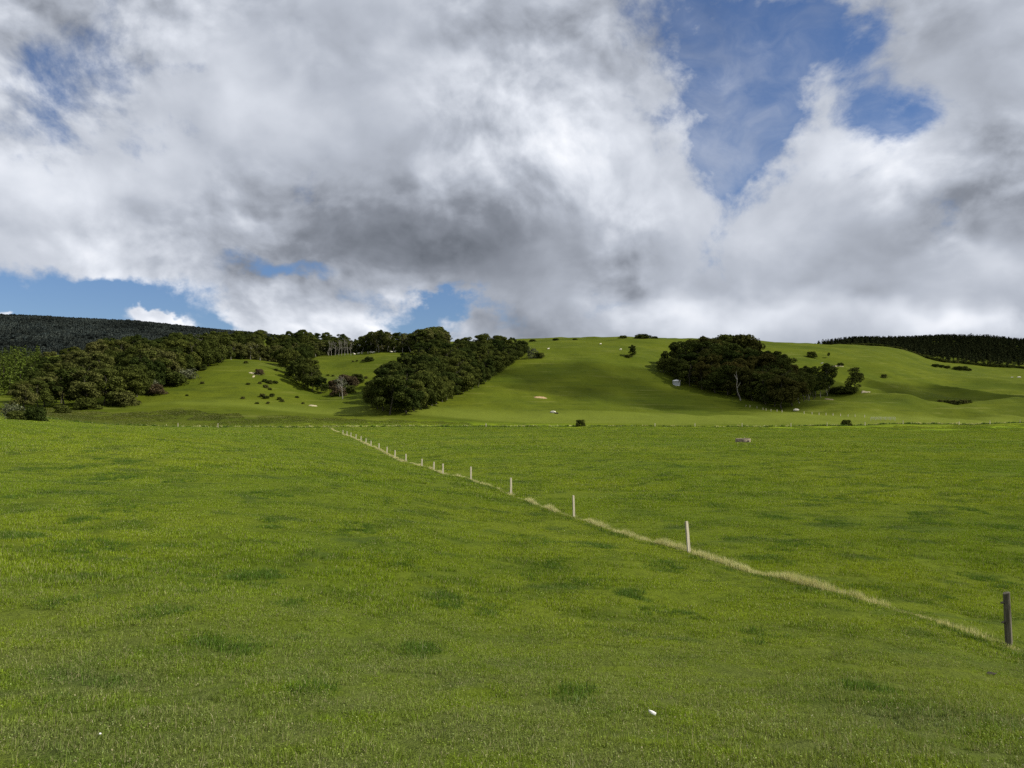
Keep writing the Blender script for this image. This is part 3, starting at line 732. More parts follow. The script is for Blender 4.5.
NT['F'] = wood([(215, 640), (260, 640), (300, 660), (345, 680)], [(215, 860), (345, 860)], 17, lambda px, t: 14, lambda px, t: DARK, lambda k, px, t: 'dark tree of the distant bush showing over the ridge trees', 'distant trees showing over the ridge', 40, 3, True)
# dark wood running up the gully
NT['C'] = wood([(373, 407), (384, 412), (396, 417), (410, 413), (425, 408), (448, 400), (470, 391), (486, 382), (500, 372), (512, 364), (523, 356)],
     [(373, 404), (385, 391), (397, 379), (410, 369), (430, 362), (470, 355), (500, 350), (523, 349)], 7.6,
     lambda px, t: float(np.interp(px, [370, 390, 420, 480, 505, 525], [9, 14.5, 14, 13, 11, 8])), lambda px, t: DARK, lambda k, px, t: 'dark rounded evergreen packed into the long wood running up the gully', 'evergreens of the long gully wood', 90, 4)
# rounded wood below the tank
NT['D'] = wood([(664, 373), (675, 378), (690, 386), (705, 391), (720, 394), (740, 398), (765, 404), (782, 409), (792, 407), (800, 404), (815, 398), (830, 395)],
     [(664, 370), (690, 370), (720, 371), (740, 373), (765, 377), (782, 384), (800, 388), (830, 391)], 8.2,
     lambda px, t: float(np.interp(px, [660, 675, 695, 730, 750, 770, 790, 805, 815, 832], [9, 14, 21, 22, 19, 20, 18, 17, 17, 15])) * (0.85 + (0.42 if px < 750 else 0.25) * t), lambda px, t: (DARK + RUDDY if px < 800 else TALL + DARK[:1]),
     lambda k, px, t: ('slender open tree at the thin end of the rounded wood' if k.name == 'slender_tree' else 'dark evergreen packed into the rounded wood beside the white roofed tank'), 'trees of the rounded wood beside the tank', 60, 5)
# little gully between the spurs
for px, py, h, k in ((283, 367, 12, 0), (290, 374, 13, 2), (297, 381, 13, 1), (303, 387, 12, 4), (312, 391, 11, 0), (321, 394, 8.5, 3), (300, 370, 13, 2), (288, 362, 13, 1), (310, 381, 12, 4), (316, 386, 10, 3), (294, 360, 13, 0), (305, 362, 11, 2)):
    DARK[k].plant(hit(px, py), h, 'dark evergreen of the small clump in the gully between two spurs', 'evergreens of the small clump between the spurs')
# scrub with a dead tree
for px, py, h, k in ((334, 388, 4.5, BROWNB[0]), (338, 396, 5, BROWNB[1]), (346, 384, 5, BROWNB[0]), (351, 386, 5, BROWNB[1]), (357, 383, 5, BUSH[0]), (349, 393, 4, BUSH[2]), (341, 388, 5, GREYB[0])):
    k.plant(hit(px, py), h, 'rusty or dull shrub of the scrub patch around the dead tree', 'shrubs of the scrub patch around the dead tree')
DEAD[0].plant(hit(342.5, 399), 10.5, 'bare pale dead tree standing in rusty scrub on the hillside')
DEAD[1].plant(hit(340, 397), 6, 'smaller bare dead tree leaning beside the pale dead tree in the scrub')
DEAD[1].plant(hit(348, 354.5), 9, 'bare grey dead tree in front of the ridge trees')
DEAD[0].plant(hit(335, 355.5), 9, 'bleached dead tree among the slender trees on the ridge')
DEAD[1].plant(hit(218, 362.5), 9, 'white trunked dead tree at the corner where wood and ridge trees meet')
DEAD[0].plant(hit(231, 360), 7, 'short white dead trunk beside the white trunked dead tree')
for i, (px, h) in enumerate(((325, 9), (328.5, 10), (331.5, 8.5), (338.5, 10), (341.5, 9.5), (345, 10.5), (351, 9), (379, 9))):
    DEAD[i % 2].plant(hit(px, 355.5 if px < 360 else 352.5), h, 'bleached slender trunk in the row of dead trees along the ridge', 'dead trees in the ridge row', 0.8)
# edge of the wood behind the knoll
for px, py, h, k, lab in ((181, 381, 6.5, GREYB[1], 'grey green bush at the upper edge of the wood behind the knoll'),
     (146, 393, 6, GREYB[0], 'greyish bush against the dark wood, beside the rusty shrub'), (155, 394, 4.8, BROWNB[0], 'rusty brown shrub at the edge of the wood behind the knoll'),
     (168, 386, 7, BUSH[1], 'rounded bush between the grey bush and the rusty shrub'), (122, 406, 6, BUSH[2], 'low spreading bush at the lowest corner of the wood'),
     (88, 409, 4.5, BUSH[0], 'low wide dark bush in front of the wood, alone on the grass'), (62, 413, 3, BUSH[2], 'small round shrub on the grass below the wood'),
     (202, 370, 3, BUSH[0], 'small bush just outside the upper edge of the wood')):
    k.plant(hit(px, py), h, lab, None, 1.25)
BUSH[1].plant(at(36, 178), 4.6, 'dark dense bush standing by itself behind the knoll crest', None, 0.62)
GREYB[1].plant(at(14, 194), 5.2, 'thin grey green shrub beside the dark bush behind the knoll', None, 0.6)
BUSH[2].plant(at(17, 182), 3.2, 'low bush at the foot of the thin grey green shrub', None, 1.0)
# pale conifers behind the end of the wood
wood([(-60, 330), (0, 345), (40, 362)], [(-60, 700), (0, 690), (40, 640)], 5.5, lambda px, t: 13.5 - 3.5 * t, lambda px, t: PALE, lambda k, px, t: 'pale green conifer in the stand beyond the end of the wood', 'pale conifers beyond the wood', 170, 9, True)

# bushes dotted over the left spur and the hills
BL = ((246, 363.5, 2.4), (202, 384, 2.0), (248, 385, 1.8), (260, 384, 1.8), (265, 382, 2.6), (270, 384, 3.0), (275, 383.5, 2.4), (266, 388, 2.8), (270, 390, 1.8), (262, 397, 2.6), (266, 399, 2.2), (272, 397, 2.6), (279, 400, 2.2), (243, 399, 1.8), (257, 404, 1.4), (282, 402, 2.0), (276, 371, 2.2), (268, 404, 1.6), (187, 396, 1.2), (353, 362, 1.6), (357, 361.5, 1.6), (363, 361, 1.8), (328, 376, 1.5), (333, 376.5, 1.7), (362, 380, 1.8), (366, 378.5, 2.2), (297, 398, 1.6), (303, 404, 1.4))
for i, (px, py, h) in enumerate(BL):
    BUSH[(0, 2, 1, 2)[i % 4]].plant(hit(px, py), h * 0.6, 'small dark bush dotted on the open grass of the spurs', 'small bushes dotted over the spurs', 1.1)
BUSH[1].plant(hit(369, 361.5), 3.0, 'rounded dark bush on the open grass below the ridge trees')
BROWNB[1].plant(hit(259.5, 374.5), 2.8, 'rusty shrub at the end of the bare clay bank')
GREYB[0].plant(hit(532, 358.5), 7.0, 'silver grey shrub just past the top of the long wood', None, 0.8)
BUSH[0].plant(hit(539, 357.5), 3.2, 'low dark bush beside the silver grey shrub', None, 1.4)
NARROW.plant(hit(632.5, 357.5), 8.5, 'lone small dark tree on the high pasture', None, 1.0)
BUSH[1].plant(hit(628, 357.8), 2.0, 'low dark bush put in as the shadow of the lone small tree', None, 1.2)  # dark bush set in place of the lone tree's cast shadow
AIRY.plant(hit(855, 392), 15.5, 'lone feathery tree on the slope past the thin end of the rounded wood', None, 1.15)
for px, w_ in ((838, 4.0), (843, 4.6), (849, 4.2)):
    BUSH[1].plant(hit(px, 393.5), w_, 'low dark bush in the row at the foot of the lone feathery tree', 'low bushes beside the lone feathery tree', 1.5)
BUSH[0].plant(hit(811, 357.5), 5.0, 'dense square looking bush on the slope above the rounded wood', None, 1.1)
TALL[0].plant(hit(828.5, 358), 4.5, 'tiny thin tree on the slope above the rounded wood')
BUSH[1].plant(hit(840.5, 366), 2.6, 'dark low bush beside the pale bank on the slope')
BUSH[2].plant(hit(884, 378), 3.0, 'single bush on the open slope below the pine plantation')
for px, py, h in ((935, 367, 3.2), (941, 367.5, 2.6), (947, 368.5, 3.0), (958, 370, 4.0), (963, 370.5, 4.4), (968, 371, 3.0)):
    BUSH[1].plant(hit(px, py), h, 'scrubby bush just below the pine plantation', 'bushes just below the pine plantation', 1.3)
for px, py, h in ((947, 403, 2.0), (953, 404, 2.4), (958, 404.5, 2.2), (963, 403.5, 2.4), (968, 403, 2.0), (940, 402, 1.4)):
    BUSH[2].plant(hit(px, py), h, 'low dull shrub in the bottom of the shallow gully', 'low shrubs in the shallow gully', 1.5)
BUSH[0].plant(at(580, 267), 2.7, 'dark bush on the fence line at the foot of the rounded hill', None, 0.9)
BUSH[0].plant(at(847, 287), 2.4, 'dark bush behind the fence at the foot of the far slope', None, 1.1)
for px, py, h in ((623, 338.5, 2.4), (639, 338.5, 3.0), (643, 338.3, 3.6), (648, 338.4, 2.6), (654, 338.6, 2.0), (556, 340.5, 1.8), (575, 340, 1.4), (533, 341.5, 1.8)):
    BUSH[0].plant(hit(px, py), h, 'low dark bush on the skyline of the rounded hill', 'bushes on the skyline of the rounded hill', 2.0)
# pale dead trunk in front of the rounded wood
V = []; Fc = []
tube(V, Fc, [Vector(v) for v in ((0.6, 0, -0.5), (0.3, 0, 1.5), (-1.0, 0, 4.5), (-1.5, 0.2, 8.0), (-1.2, 0, 11.5), (-1.7, 0.2, 14.5), (-1.5, 0, 16.0))], [0.34, 0.26, 0.21, 0.18, 0.14, 0.10, 0.04], 9)
tube(V, Fc, [Vector(v) for v in ((-1.2, 0, 11.0), (-2.4, -.3, 13.0), (-3.0, -.2, 14.2))], [0.22, 0.14, 0.04], 6)
tube(V, Fc, [Vector(v) for v in ((-1.4, 0.1, 6.5), (-.2, -.5, 8.6), (0.5, -.5, 10.0))], [0.20, 0.12, 0.04], 6)
o = empty('dead_tree', hit(739.5, 400.5)); tag(o, 'tall curving pale dead trunk in front of the rounded wood', 'tree')
link('trunk', mesh_from('trunk', V, Fc, [M['palebark']], True), o)

# ------------------------------------------------------------------ pine plantation and the forested mountain
n = wood([(812, 850), (850, 840), (880, 845), (920, 840), (960, 855), (1000, 850), (1060, 850)], [(812, 880), (860, 920), (920, 950), (1060, 950)], 6.5, lambda px, t: float(np.interp(px, [812, 830, 870, 930, 1060], [2.5, 5, 7, 9, 10])), lambda px, t: PINE, lambda k, px, t: 'dark pine along the front of the plantation', 'pines along the front of the plantation', 170, 12, True, wide=1.5)
NT['P'] = n
wood([(850, 838), (880, 841), (920, 836), (960, 851), (1000, 846), (1060, 846)], [(850, 842), (880, 845), (920, 840), (960, 855), (1000, 850), (1060, 850)], 4.5, lambda px, t: 3.4, lambda px, t: BUSH, lambda k, px, t: 'low scrub bush along the foot of the pine plantation', 'scrub along the foot of the pines', 70, 17, True, wide=1.3)
PX, PY = [], []
g = random.Random(5)
for i in range(6500):
    px = g.uniform(815, 1180); d = g.uniform(930, 1260)
    if px < 840 and d > 1000: continue
    PX.append((px - CX) / F * d); PY.append(d)
PX = np.array(PX); PY = np.array(PY)
small_pine = conifer_crown('pine_far', 3.3, 17, 1.0, 9, 4, 1.1, 61, M['pine'])
rz = RNG.uniform(0, 6.28, len(PX)); sc_ = RNG.uniform(0.38, 0.54, len(PX))
scatter('pine_forest', small_pine, np.stack([PX, PY, height(PX, PY)], -1), np.stack([0 * rz, 0 * rz, rz], -1), np.stack([sc_ * 1.7, sc_ * 1.7, sc_], -1), 'dark pine plantation covering the low hill behind its front row', 'forest')

def mtn_h(x, y):
    u = CX + F * x / np.maximum(y, 1)
    ridge = np.interp(u, [-900, -300, 0, 60, 130, 200, 265, 310, 380, 520, 700], [290, 306, 316, 318.5, 321.5, 328, 334.5, 340, 352, 372, 400])
    H = (HY - ridge) / F * 2900
    t = np.clip((y - 1250) / (2900 - 1250), 0, 1.25)
    prof = np.where(t < 1, smooth01(t) * 0.75 + 0.25 * t, 1 - (t - 1) * 0.4)
    return EYE + H * prof - 10 + 26 * fbm(x, y, 420, 4, 60) * np.clip(1.2 - t, 0, 1)
uu = np.linspace(-900, 720, 260); dd = np.linspace(1250, 3400, 110)
D_, U_ = np.meshgrid(dd, uu, indexing='ij'); X_ = (U_ - CX) / F * D_
V = np.stack([X_, D_, mtn_h(X_, D_)], -1).reshape(-1, 3); nn = len(uu)
ii = np.arange(len(dd) - 1)[:, None] * nn; jj = np.arange(nn - 1)[None, :]
Q = np.stack([ii + jj, ii + jj + 1, ii + nn + jj + 1, ii + nn + jj], -1).reshape(-1, 4)
mm = mat_plain('mountain_soil', (0.012, 0.016, 0.010), (0.025, 0.03, 0.018), 0.02)
mo = link('mountain', quads_mesh('mountain', V, Q, mm, True)); tag(mo, 'long dark mountain ridge behind the woods', 'mountain', kind='structure')
g2 = np.random.default_rng(77); N_ = 26000
u_ = g2.uniform(-350, 420, N_); d_ = np.sqrt(g2.uniform(1400 ** 2, 3000 ** 2, N_)); x_ = (u_ - CX) / F * d_
blob = crown_mesh('far_crown', 7.0, 12, 0.5, 12, 9, 1.9, 88, M['far'], 'bush', lobe_r=(0.3, 0.5))
yw = g2.uniform(0, 6.28, N_); s_ = g2.uniform(0.7, 1.25, N_)
scatter('distant_forest', blob, np.stack([x_, d_, mtn_h(x_, d_) - 1], -1), np.stack([0 * yw, 0 * yw, yw], -1), np.stack([s_, s_, s_], -1), 'dark native forest covering the mountain ridge', 'forest')

# ------------------------------------------------------------------ patches of bare ground
def patch(name, px, py, wpx, hpx, mat, label, seed, lift=0.06, cat='bare ground', c=None, shape=None):
    """a thin irregular sheet draped on the ground; its corners follow the terrain"""
    c = c or hit(px, py); g = np.random.default_rng(seed); d = c[1]; rx = wpx / F * d / 2
    e = 1.0; sl = max(0.03, abs(float(height(c[0], d + e) - height(c[0], d - e)) / 2 + (c[2] - EYE) / d * -1) )
    ry = min(hpx / F * d / 2 / sl, rx * 2.5)
    n = 40; k = 6; V = [(c[0], d, float(height(c[0], d)) + lift)]; Fc = []
    rad = 1 + 0.55 * np.array([sum(math.sin(a * f + g0) / f for f, g0 in zip((2, 3, 5, 7), g.uniform(0, 6, 4))) * 0.5 for a in np.linspace(0, 2 * math.pi, n, False)])
    for j in range(1, k + 1):
        for i in range(n):
            a = 2 * math.pi * i / n; f = j / k * rad[i]; x = c[0] + rx * f * math.cos(a); y = d + ry * f * math.sin(a)
            V.append((x, y, float(height(x, y)) + lift * (1 if j < k else -0.4)))
    for i in range(n): Fc.append((0, 1 + i, 1 + (i + 1) % n))
    for j in range(k - 1):
        for i in range(n):
            a = 1 + j * n; Fc.append((a + i, a + n + i, a + n + (i + 1) % n, a + (i + 1) % n))
    o = link(name, mesh_from(name, V, Fc, [M[mat]], True)); tag(o, label, cat, kind='structure'); return o
patch('clay_patch', 540, 398, 13, 1.6, 'clay', 'bare orange clay scar on the rounded hill', 1, 0.25)
patch('clay_patch', 254, 374, 11, 1.0, 'bank', 'bare cream clay bank on the spur', 2, 0.3)
patch('clay_patch', 253.5, 377, 2, 4, 'bank', 'narrow pale track running down from the cream bank', 3, 0.2)
patch('clay_patch', 866, 392.3, 9, 1.8, 'bank', 'pale bare bank below the lone feathery tree', 4, 0.3)
patch('clay_patch', 834, 366.5, 18, 0.45, 'bank', 'long thin pale bank on the slope above the wood', 5, 0.3)
patch('clay_patch', 829, 399.5, 9, 0.9, 'soil', 'bare soil strip at the thin end of the wood', 6, 0.25)
patch('clay_patch', 313, 406, 8, 0.8, 'bank', 'small pale streak of bare ground low on the spur', 7, 0.2)
patch('dirt_patch', 743, 440, 30, 1.2, 'soil', 'worn bare earth around the concrete trough', 8, 0.03, c=at(743, 152))

# ------------------------------------------------------------------ water tank, trough, yard rails, rocks, sheep
def ring(V, r, z, k=32): b = len(V); V.extend([(r * math.cos(2*math.pi*i/k), r * math.sin(2*math.pi*i/k), z) for i in range(k)]); return b
def lathe(name, prof, mat, parent=None, k=32, smooth=True):
    V = []; Fc = []; bs = [ring(V, r, z, k) for r, z in prof]
    for a, b in zip(bs[:-1], bs[1:]):
        for i in range(k): Fc.append((a + i, a + (i+1) % k, b + (i+1) % k, b + i))
    if prof[-1][0] < 0.3: Fc.append(tuple(bs[-1] + i for i in range(k)))
    return link(name, mesh_from(name, V, Fc, [mat], smooth), parent)
p = hit(676.5, 385.0); p.z -= 0.1
t = empty('water_tank', p); tag(t, 'round grey water tank with a white domed roof beside the rounded wood', 'water tank')
lathe('wall', [(2.25, -0.8), (2.25, 1.95), (2.32, 2.0), (2.32, 2.08)], M['tank'], t)
lathe('roof', [(2.40, 2.05), (2.40, 2.12), (1.8, 2.5), (0.9, 2.75), (0.3, 2.83), (0.05, 2.84)], M['roof'], t)
lathe('hatch', [(0.3, 2.78), (0.3, 2.98), (0.05, 3.0)], M['tank'], t, 16)

p = at(743, 152); t = empty('water_trough', p); tag(t, 'round concrete water trough standing in the flat paddock', 'water trough')
lathe('basin', [(1.40, -0.3), (1.45, 0.05), (1.45, 0.80), (1.40, 0.84), (1.27, 0.84), (1.24, 0.80), (1.20, 0.25), (0.02, 0.22)], M['concrete'], t)
lathe('water', [(1.235, 0.66), (0.02, 0.661)], M['water'], t)
def boxmesh(name, sx, sy, sz, mat, parent, loc, bev=0.02):
    V = [(x * sx / 2, y * sy / 2, z * sz) for z in (0, 1) for x, y in ((-1, -1), (1, -1), (1, 1), (-1, 1))]
    Fc = [(3, 2, 1, 0), (4, 5, 6, 7)] + [(i, (i+1) % 4, 4 + (i+1) % 4, 4 + i) for i in range(4)]
    o = link(name, mesh_from(name, V, Fc, [mat]), parent, loc)
    b = o.modifiers.new('bevel', 'BEVEL'); b.width = bev; b.segments = 2
    return o
boxmesh('valve_cover', 0.8, 0.5, 0.10, M['concrete'], t, (0.55, -0.95, 0.845))
boxmesh('pipe_block', 0.35, 0.35, 0.55, M['darkpost'], t, (0.55, -1.62, -0.05))
lathe('stake', [(0.035, -0.2), (0.035, 1.15), (0.02, 1.17)], M['post'], t, 10).location = (0.75, 1.55, 0)

p = hit(883, 420.5); t = empty('yard_rails', p, math.radians(-6)); tag(t, 'short run of white stock yard rails at the end of the upper fence', 'yard rails')
for i in range(6):
    link('post', post_mesh('post', 0.2, 1.5, M['rail'], 90 + i), t, (-5 + 2 * i, 0, 0))
for k, z in enumerate((0.55, 0.95, 1.35)):
    boxmesh('rail', 10.2, 0.06, 0.13, M['rail'], t, (0, -0.16, z))

def rock(px, py, s, label, seed, mat='lime', group=None, c=None, flat=0.6):
    g = np.random.default_rng(seed)
    V = []; Fc = []; nu, nv = 14, 9
    for j in range(nv):
        th = math.pi * j / (nv - 1)
        for i in range(nu):
            ph = 2 * math.pi * i / nu; dv = np.array([math.sin(th) * math.cos(ph), math.sin(th) * math.sin(ph), math.cos(th)])
            r = 1 + 0.35 * float(fbm(dv[0] * 2 + seed, dv[1] * 2 + dv[2] * 1.7, 0.9, 3, seed)); v = dv * r * s * np.array([1.2, 0.8, flat]); V.append(v)
    for j in range(nv - 1):
        for i in range(nu): Fc.append((j*nu+i, j*nu+(i+1) % nu, (j+1)*nu+(i+1) % nu, (j+1)*nu+i))
    o = link('rock', mesh_from('rock', V, Fc, [M[mat]]), None, (c or hit(px, py)) + Vector((0, 0, s * flat * 0.35))); o.rotation_euler[2] = g.uniform(-0.5, 0.5)
    tag(o, label, 'rock', group); return o
rock(553, 413, 1.1, 'pale rock low on the rounded hill, touching a dark lump for its shaded end', 3)
rock(556.5, 413.8, 0.7, 'dark lump coloured as the shaded end of the pale rock on the rounded hill', 4, 'dung')  # dark colour represents the pale rock's shaded end
rock(796, 411, 1.5, 'cream boulder at the lowest point of the rounded wood', 5, flat=0.5)
rock(1019, 377.6, 1.6, 'pale rock on the crest below the pines, the larger of two', 6, flat=0.45)
rock(1012, 377.6, 1.0, 'pale rock on the crest below the pines, the smaller of two', 7, flat=0.45)
rock(967, 369.8, 1.3, 'pale rock beside the bushes below the pines', 8)

def sheep_mesh():
    """one continuous body grown from a skeleton: trunk, neck, head, ears, tail and four jointed legs"""
    J = {}; V = []; E = []; R = []
    def add(n, p, r, link_to=None):
        J[n] = len(V); V.append(p); R.append(r)
        if link_to: E.append((J[link_to], J[n]))
    add('hip', (-0.38, 0, 0.62), (0.22, 0.22)); add('mid', (-0.02, 0, 0.60), (0.27, 0.27), 'hip'); add('chest', (0.34, 0, 0.63), (0.22, 0.23), 'mid')
    add('neck', (0.56, 0, 0.80), (0.12, 0.12), 'chest'); add('head', (0.70, 0, 0.90), (0.10, 0.10), 'neck'); add('muzzle', (0.86, 0, 0.82), (0.055, 0.06), 'head')
    add('tail', (-0.62, 0, 0.60), (0.06, 0.06), 'hip'); add('tail_tip', (-0.68, 0, 0.42), (0.035, 0.035), 'tail')
    for s, n in ((-1, 'a'), (1, 'b')):
        add('ear' + n, (0.66, s * 0.17, 0.93), (0.03, 0.02), 'head')
        add('fs' + n, (0.32, s * 0.13, 0.46), (0.085, 0.085), 'chest'); add('fk' + n, (0.33, s * 0.13, 0.24), (0.045, 0.045), 'fs' + n); add('ff' + n, (0.34, s * 0.13, 0.02), (0.04, 0.04), 'fk' + n)
        add('hs' + n, (-0.36, s * 0.13, 0.44), (0.11, 0.10), 'hip'); add('hk' + n, (-0.46, s * 0.13, 0.24), (0.05, 0.05), 'hs' + n); add('hf' + n, (-0.41, s * 0.13, 0.02), (0.04, 0.04), 'hk' + n)
    me = bpy.data.meshes.new('sheep'); me.from_pydata(V, E, []); o = bpy.data.objects.new('sheep_skeleton', me); COL.objects.link(o)
    o.modifiers.new('skin', 'SKIN'); sv = me.skin_vertices[0].data if me.skin_vertices else None
    if sv is None:
        bpy.context.view_layer.objects.active = o; bpy.context.view_layer.update(); sv = me.skin_vertices[0].data
    for i, r in enumerate(R): sv[i].radius = r; sv[i].use_root = (i == 0)
    sd = o.modifiers.new('sub', 'SUBSURF'); sd.levels = sd.render_levels = 1
    dg = bpy.context.evaluated_depsgraph_get(); out = bpy.data.meshes.new_from_object(o.evaluated_get(dg))
    out.materials.clear(); out.materials.append(M['wool']); out.polygons.foreach_set('use_smooth', [True] * len(out.polygons))
    bpy.data.objects.remove(o); return out
SH = sheep_mesh()
for px, py, grp in ((354.5, 355, 1), (358.5, 354.6, 1), (362, 354.2, 1), (368, 353.6, 1), (371.3, 353.4, 1), (373.5, 353.4, 1), (391.5, 353, 1), (400.3, 352, 1), (403, 352, 1), (395, 352.6, 1)):
    o = link('sheep', SH, None, hit(px, py)); o.rotation_euler[2] = random.uniform(0, 6.28); o.scale = (1.35,) * 3
    tag(o, 'white sheep grazing on the grass at the foot of the ridge trees', 'sheep', 'sheep below the ridge trees')
for px, py, lab in ((548.3, 350, 'single white sheep on the crest past the silver grey shrub'), (600.5, 345, 'single white sheep high on the rounded hill'), (620.5, 350.5, 'pale sheep near the lone small tree'), (181, 383, 'pale sheep by the grey green bush at the wood edge'), (822, 364.5, 'pale sheep on the slope by the thin bank')):
    o = link('sheep', SH, None, hit(px, py)); o.rotation_euler[2] = random.uniform(-.6, .6); o.scale = (1.3,) * 3; tag(o, lab, 'sheep')

# ------------------------------------------------------------------ small things on the near turf
def lump(name, px, py, s, mat, label, cat, seed, sc=(1, 1, .4), lift=0.02, group=None):
    g = np.random.default_rng(seed); V = []; Fc = []; nu, nv = 16, 9
    for j in range(nv):
        th = math.pi * j / (nv - 1)
        for i in range(nu):
            ph = 2 * math.pi * i / nu; dv = np.array([math.sin(th) * math.cos(ph), math.sin(th) * math.sin(ph), math.cos(th)])
            r = 1 + 0.5 * float(fbm(dv[0] * 2 + seed, dv[1] * 2 + dv[2] * 1.7, 0.8, 3, seed)); V.append(dv * r * s * np.array(sc))
    for j in range(nv - 1):
        for i in range(nu): Fc.append((j*nu+i, j*nu+(i+1) % nu, (j+1)*nu+(i+1) % nu, (j+1)*nu+i))
    c = hit(px, py); c.z += lift
    o = link(name, mesh_from(name, V, Fc, [M[mat]], True), None, c); o.rotation_euler = (0, 0, g.uniform(-.6, .6)); tag(o, label, cat, group); return o
def shell_piece():
    """a curled white flake, wide at one end and pointed at the other"""
    V = []; Fc = []; n = 8; m = 5
    for i in range(n):
        t = i / (n - 1); w = 0.021 * math.sin(math.pi * min(1, 0.18 + 0.80 * (1 - t))) ** 0.8
        for j in range(m):
            s = j / (m - 1) * 2 - 1; V.append((-0.04 + 0.085 * t, w * s, 0.018 * (1 - s * s) - 0.02 * t * t))
    k = len(V); V += [(x, y, z - 0.004) for x, y, z in V]
    for i in range(n - 1):
        for j in range(m - 1):
            a = i * m + j; Fc.append((a, a + m, a + m + 1, a + 1)); Fc.append((k + a, k + a + 1, k + a + m + 1, k + a + m))
    o = link('shell', mesh_from('shell', V, Fc, [M['shell']], True)); c = hit(652, 717); o.location = (c[0], c[1], c[2] + 0.055); o.rotation_euler = (0.5, 0.15, -0.35)
    tag(o, 'curled white shell fragment lying on the near turf', 'shell')
shell_piece()
lump('pebble', 100, 739, 0.011, 'shell', 'tiny white pebble in the near turf', 'pebble', 3, (1, 1, .8), 0.045)
lump('dung', 991, 675, 0.085, 'dung', 'dark dung lying in the grass in front of the dark post', 'dung', 4, (1.2, .8, .22), 0.02)

# ------------------------------------------------------------------ light
SUN_AZ, SUN_EL = math.radians(-6), math.radians(40)       # from the right
sd = Vector((math.cos(SUN_EL) * math.cos(SUN_AZ), math.cos(SUN_EL) * math.sin(SUN_AZ), math.sin(SUN_EL)))
sl = bpy.data.lights.new('sun', 'SUN'); sl.energy = 4.8; sl.angle = math.radians(0.53); sl.color = (1.0, 0.95, 0.86)
so = bpy.data.objects.new('sun', sl); COL.objects.link(so); so.rotation_euler = sd.to_track_quat('Z', 'Y').to_euler()

def mat_shade_cloud():
    m, nt, out = new_mat('shade_cloud')
    lw = nt.nodes.new('ShaderNodeLayerWeight'); lw.inputs[0].default_value = 0.5
    geo = nt.nodes.new('ShaderNodeNewGeometry'); n = noise(nt, geo.outputs['Position'], 0.03, 6, 0.6)
    fac = math_node(nt, 'MULTIPLY', math_node(nt, 'POWER', math_node(nt, 'SUBTRACT', 1.0, lw.outputs['Facing']), 0.9), ramp01(nt, n, 0.25, 0.62), clamp=True)
    d = nt.nodes.new('ShaderNodeBsdfDiffuse'); d.inputs[0].default_value = (0.9, 0.9, 0.9, 1); t = nt.nodes.new('ShaderNodeBsdfTransparent')
    mx = nt.nodes.new('ShaderNodeMixShader'); L(nt, math_node(nt, 'MULTIPLY', fac, 0.88), mx.inputs[0]); L(nt, t.outputs[0], mx.inputs[1]); L(nt, d.outputs[0], mx.inputs[2])
    L(nt, mx.outputs[0], out.inputs[0]); return m
MC = mat_shade_cloud()  # for clouds out of view, added only for the shade they cast
def cloud(px, d, rx, ry, rz, label, seed, alt=760):
    """an unseen cloud, added to shade the ground at (px, d)"""
    c = at(px, d); k = (alt - c.z) / sd.z; c = c + sd * k
    nu, nv = 64, 32; th = np.linspace(0, math.pi, nv)[:, None]; ph = np.linspace(0, 2 * math.pi, nu, False)[None, :]
    dx = np.sin(th) * np.cos(ph); dy = np.sin(th) * np.sin(ph); dz = np.cos(th) + 0 * ph
    r = 1 + 0.45 * fbm(dx * 2 + seed, dy * 2 + dz * 1.3, 1.0, 4, seed)
    V = np.stack([dx * r * rx, dy * r * ry, dz * r * rz * np.where(dz < 0, 0.5, 1.0)], -1).reshape(-1, 3)
    i = np.arange(nv - 1)[:, None] * nu; j = np.arange(nu)[None, :]; j2 = (j + 1) % nu
    Q = np.stack([i + j, i + nu + j, i + nu + j2, i + j2], -1).reshape(-1, 4)
    o = link('cloud', quads_mesh('cloud', V, Q, MC, True), None, c); tag(o, label, 'cloud', kind='structure')
cloud(660, 420, 92, 52, 26, 'small unseen cloud added to shade the rounded hill', 3)
cloud(960, 520, 70, 45, 22, 'small unseen cloud added to shade the shallow gully', 8)
cloud(790, 480, 55, 40, 20, 'small unseen cloud added to shade the rounded wood', 12)

W = bpy.data.worlds.new('World'); SC.world = W; W.use_nodes = True
nt = W.node_tree; nt.nodes.clear()
out = nt.nodes.new('ShaderNodeOutputWorld')
sky = nt.nodes.new('ShaderNodeTexSky'); sky.sky_type = 'NISHITA'; sky.sun_disc = False
sky.sun_elevation = SUN_EL; sky.sun_rotation = math.pi / 2 - SUN_AZ; sky.air_density = 1.0; sky.dust_density = 0.4; sky.ozone_density = 2.5
bg = nt.nodes.new('ShaderNodeBackground'); bg.inputs[1].default_value = 0.060
L(nt, mix_col(nt, 1.0, sky.outputs[0], (0.86, 1.0, 1.27), 'MULTIPLY'), bg.inputs[0])
tc = nt.nodes.new('ShaderNodeTexCoord'); sep = nt.nodes.new('ShaderNodeSeparateXYZ'); L(nt, tc.outputs['Generated'], sep.inputs[0])
yy = math_node(nt, 'MAXIMUM', sep.outputs[1], 0.08)
U = math_node(nt, 'DIVIDE', sep.outputs[0], yy); Vv = math_node(nt, 'DIVIDE', sep.outputs[2], yy)
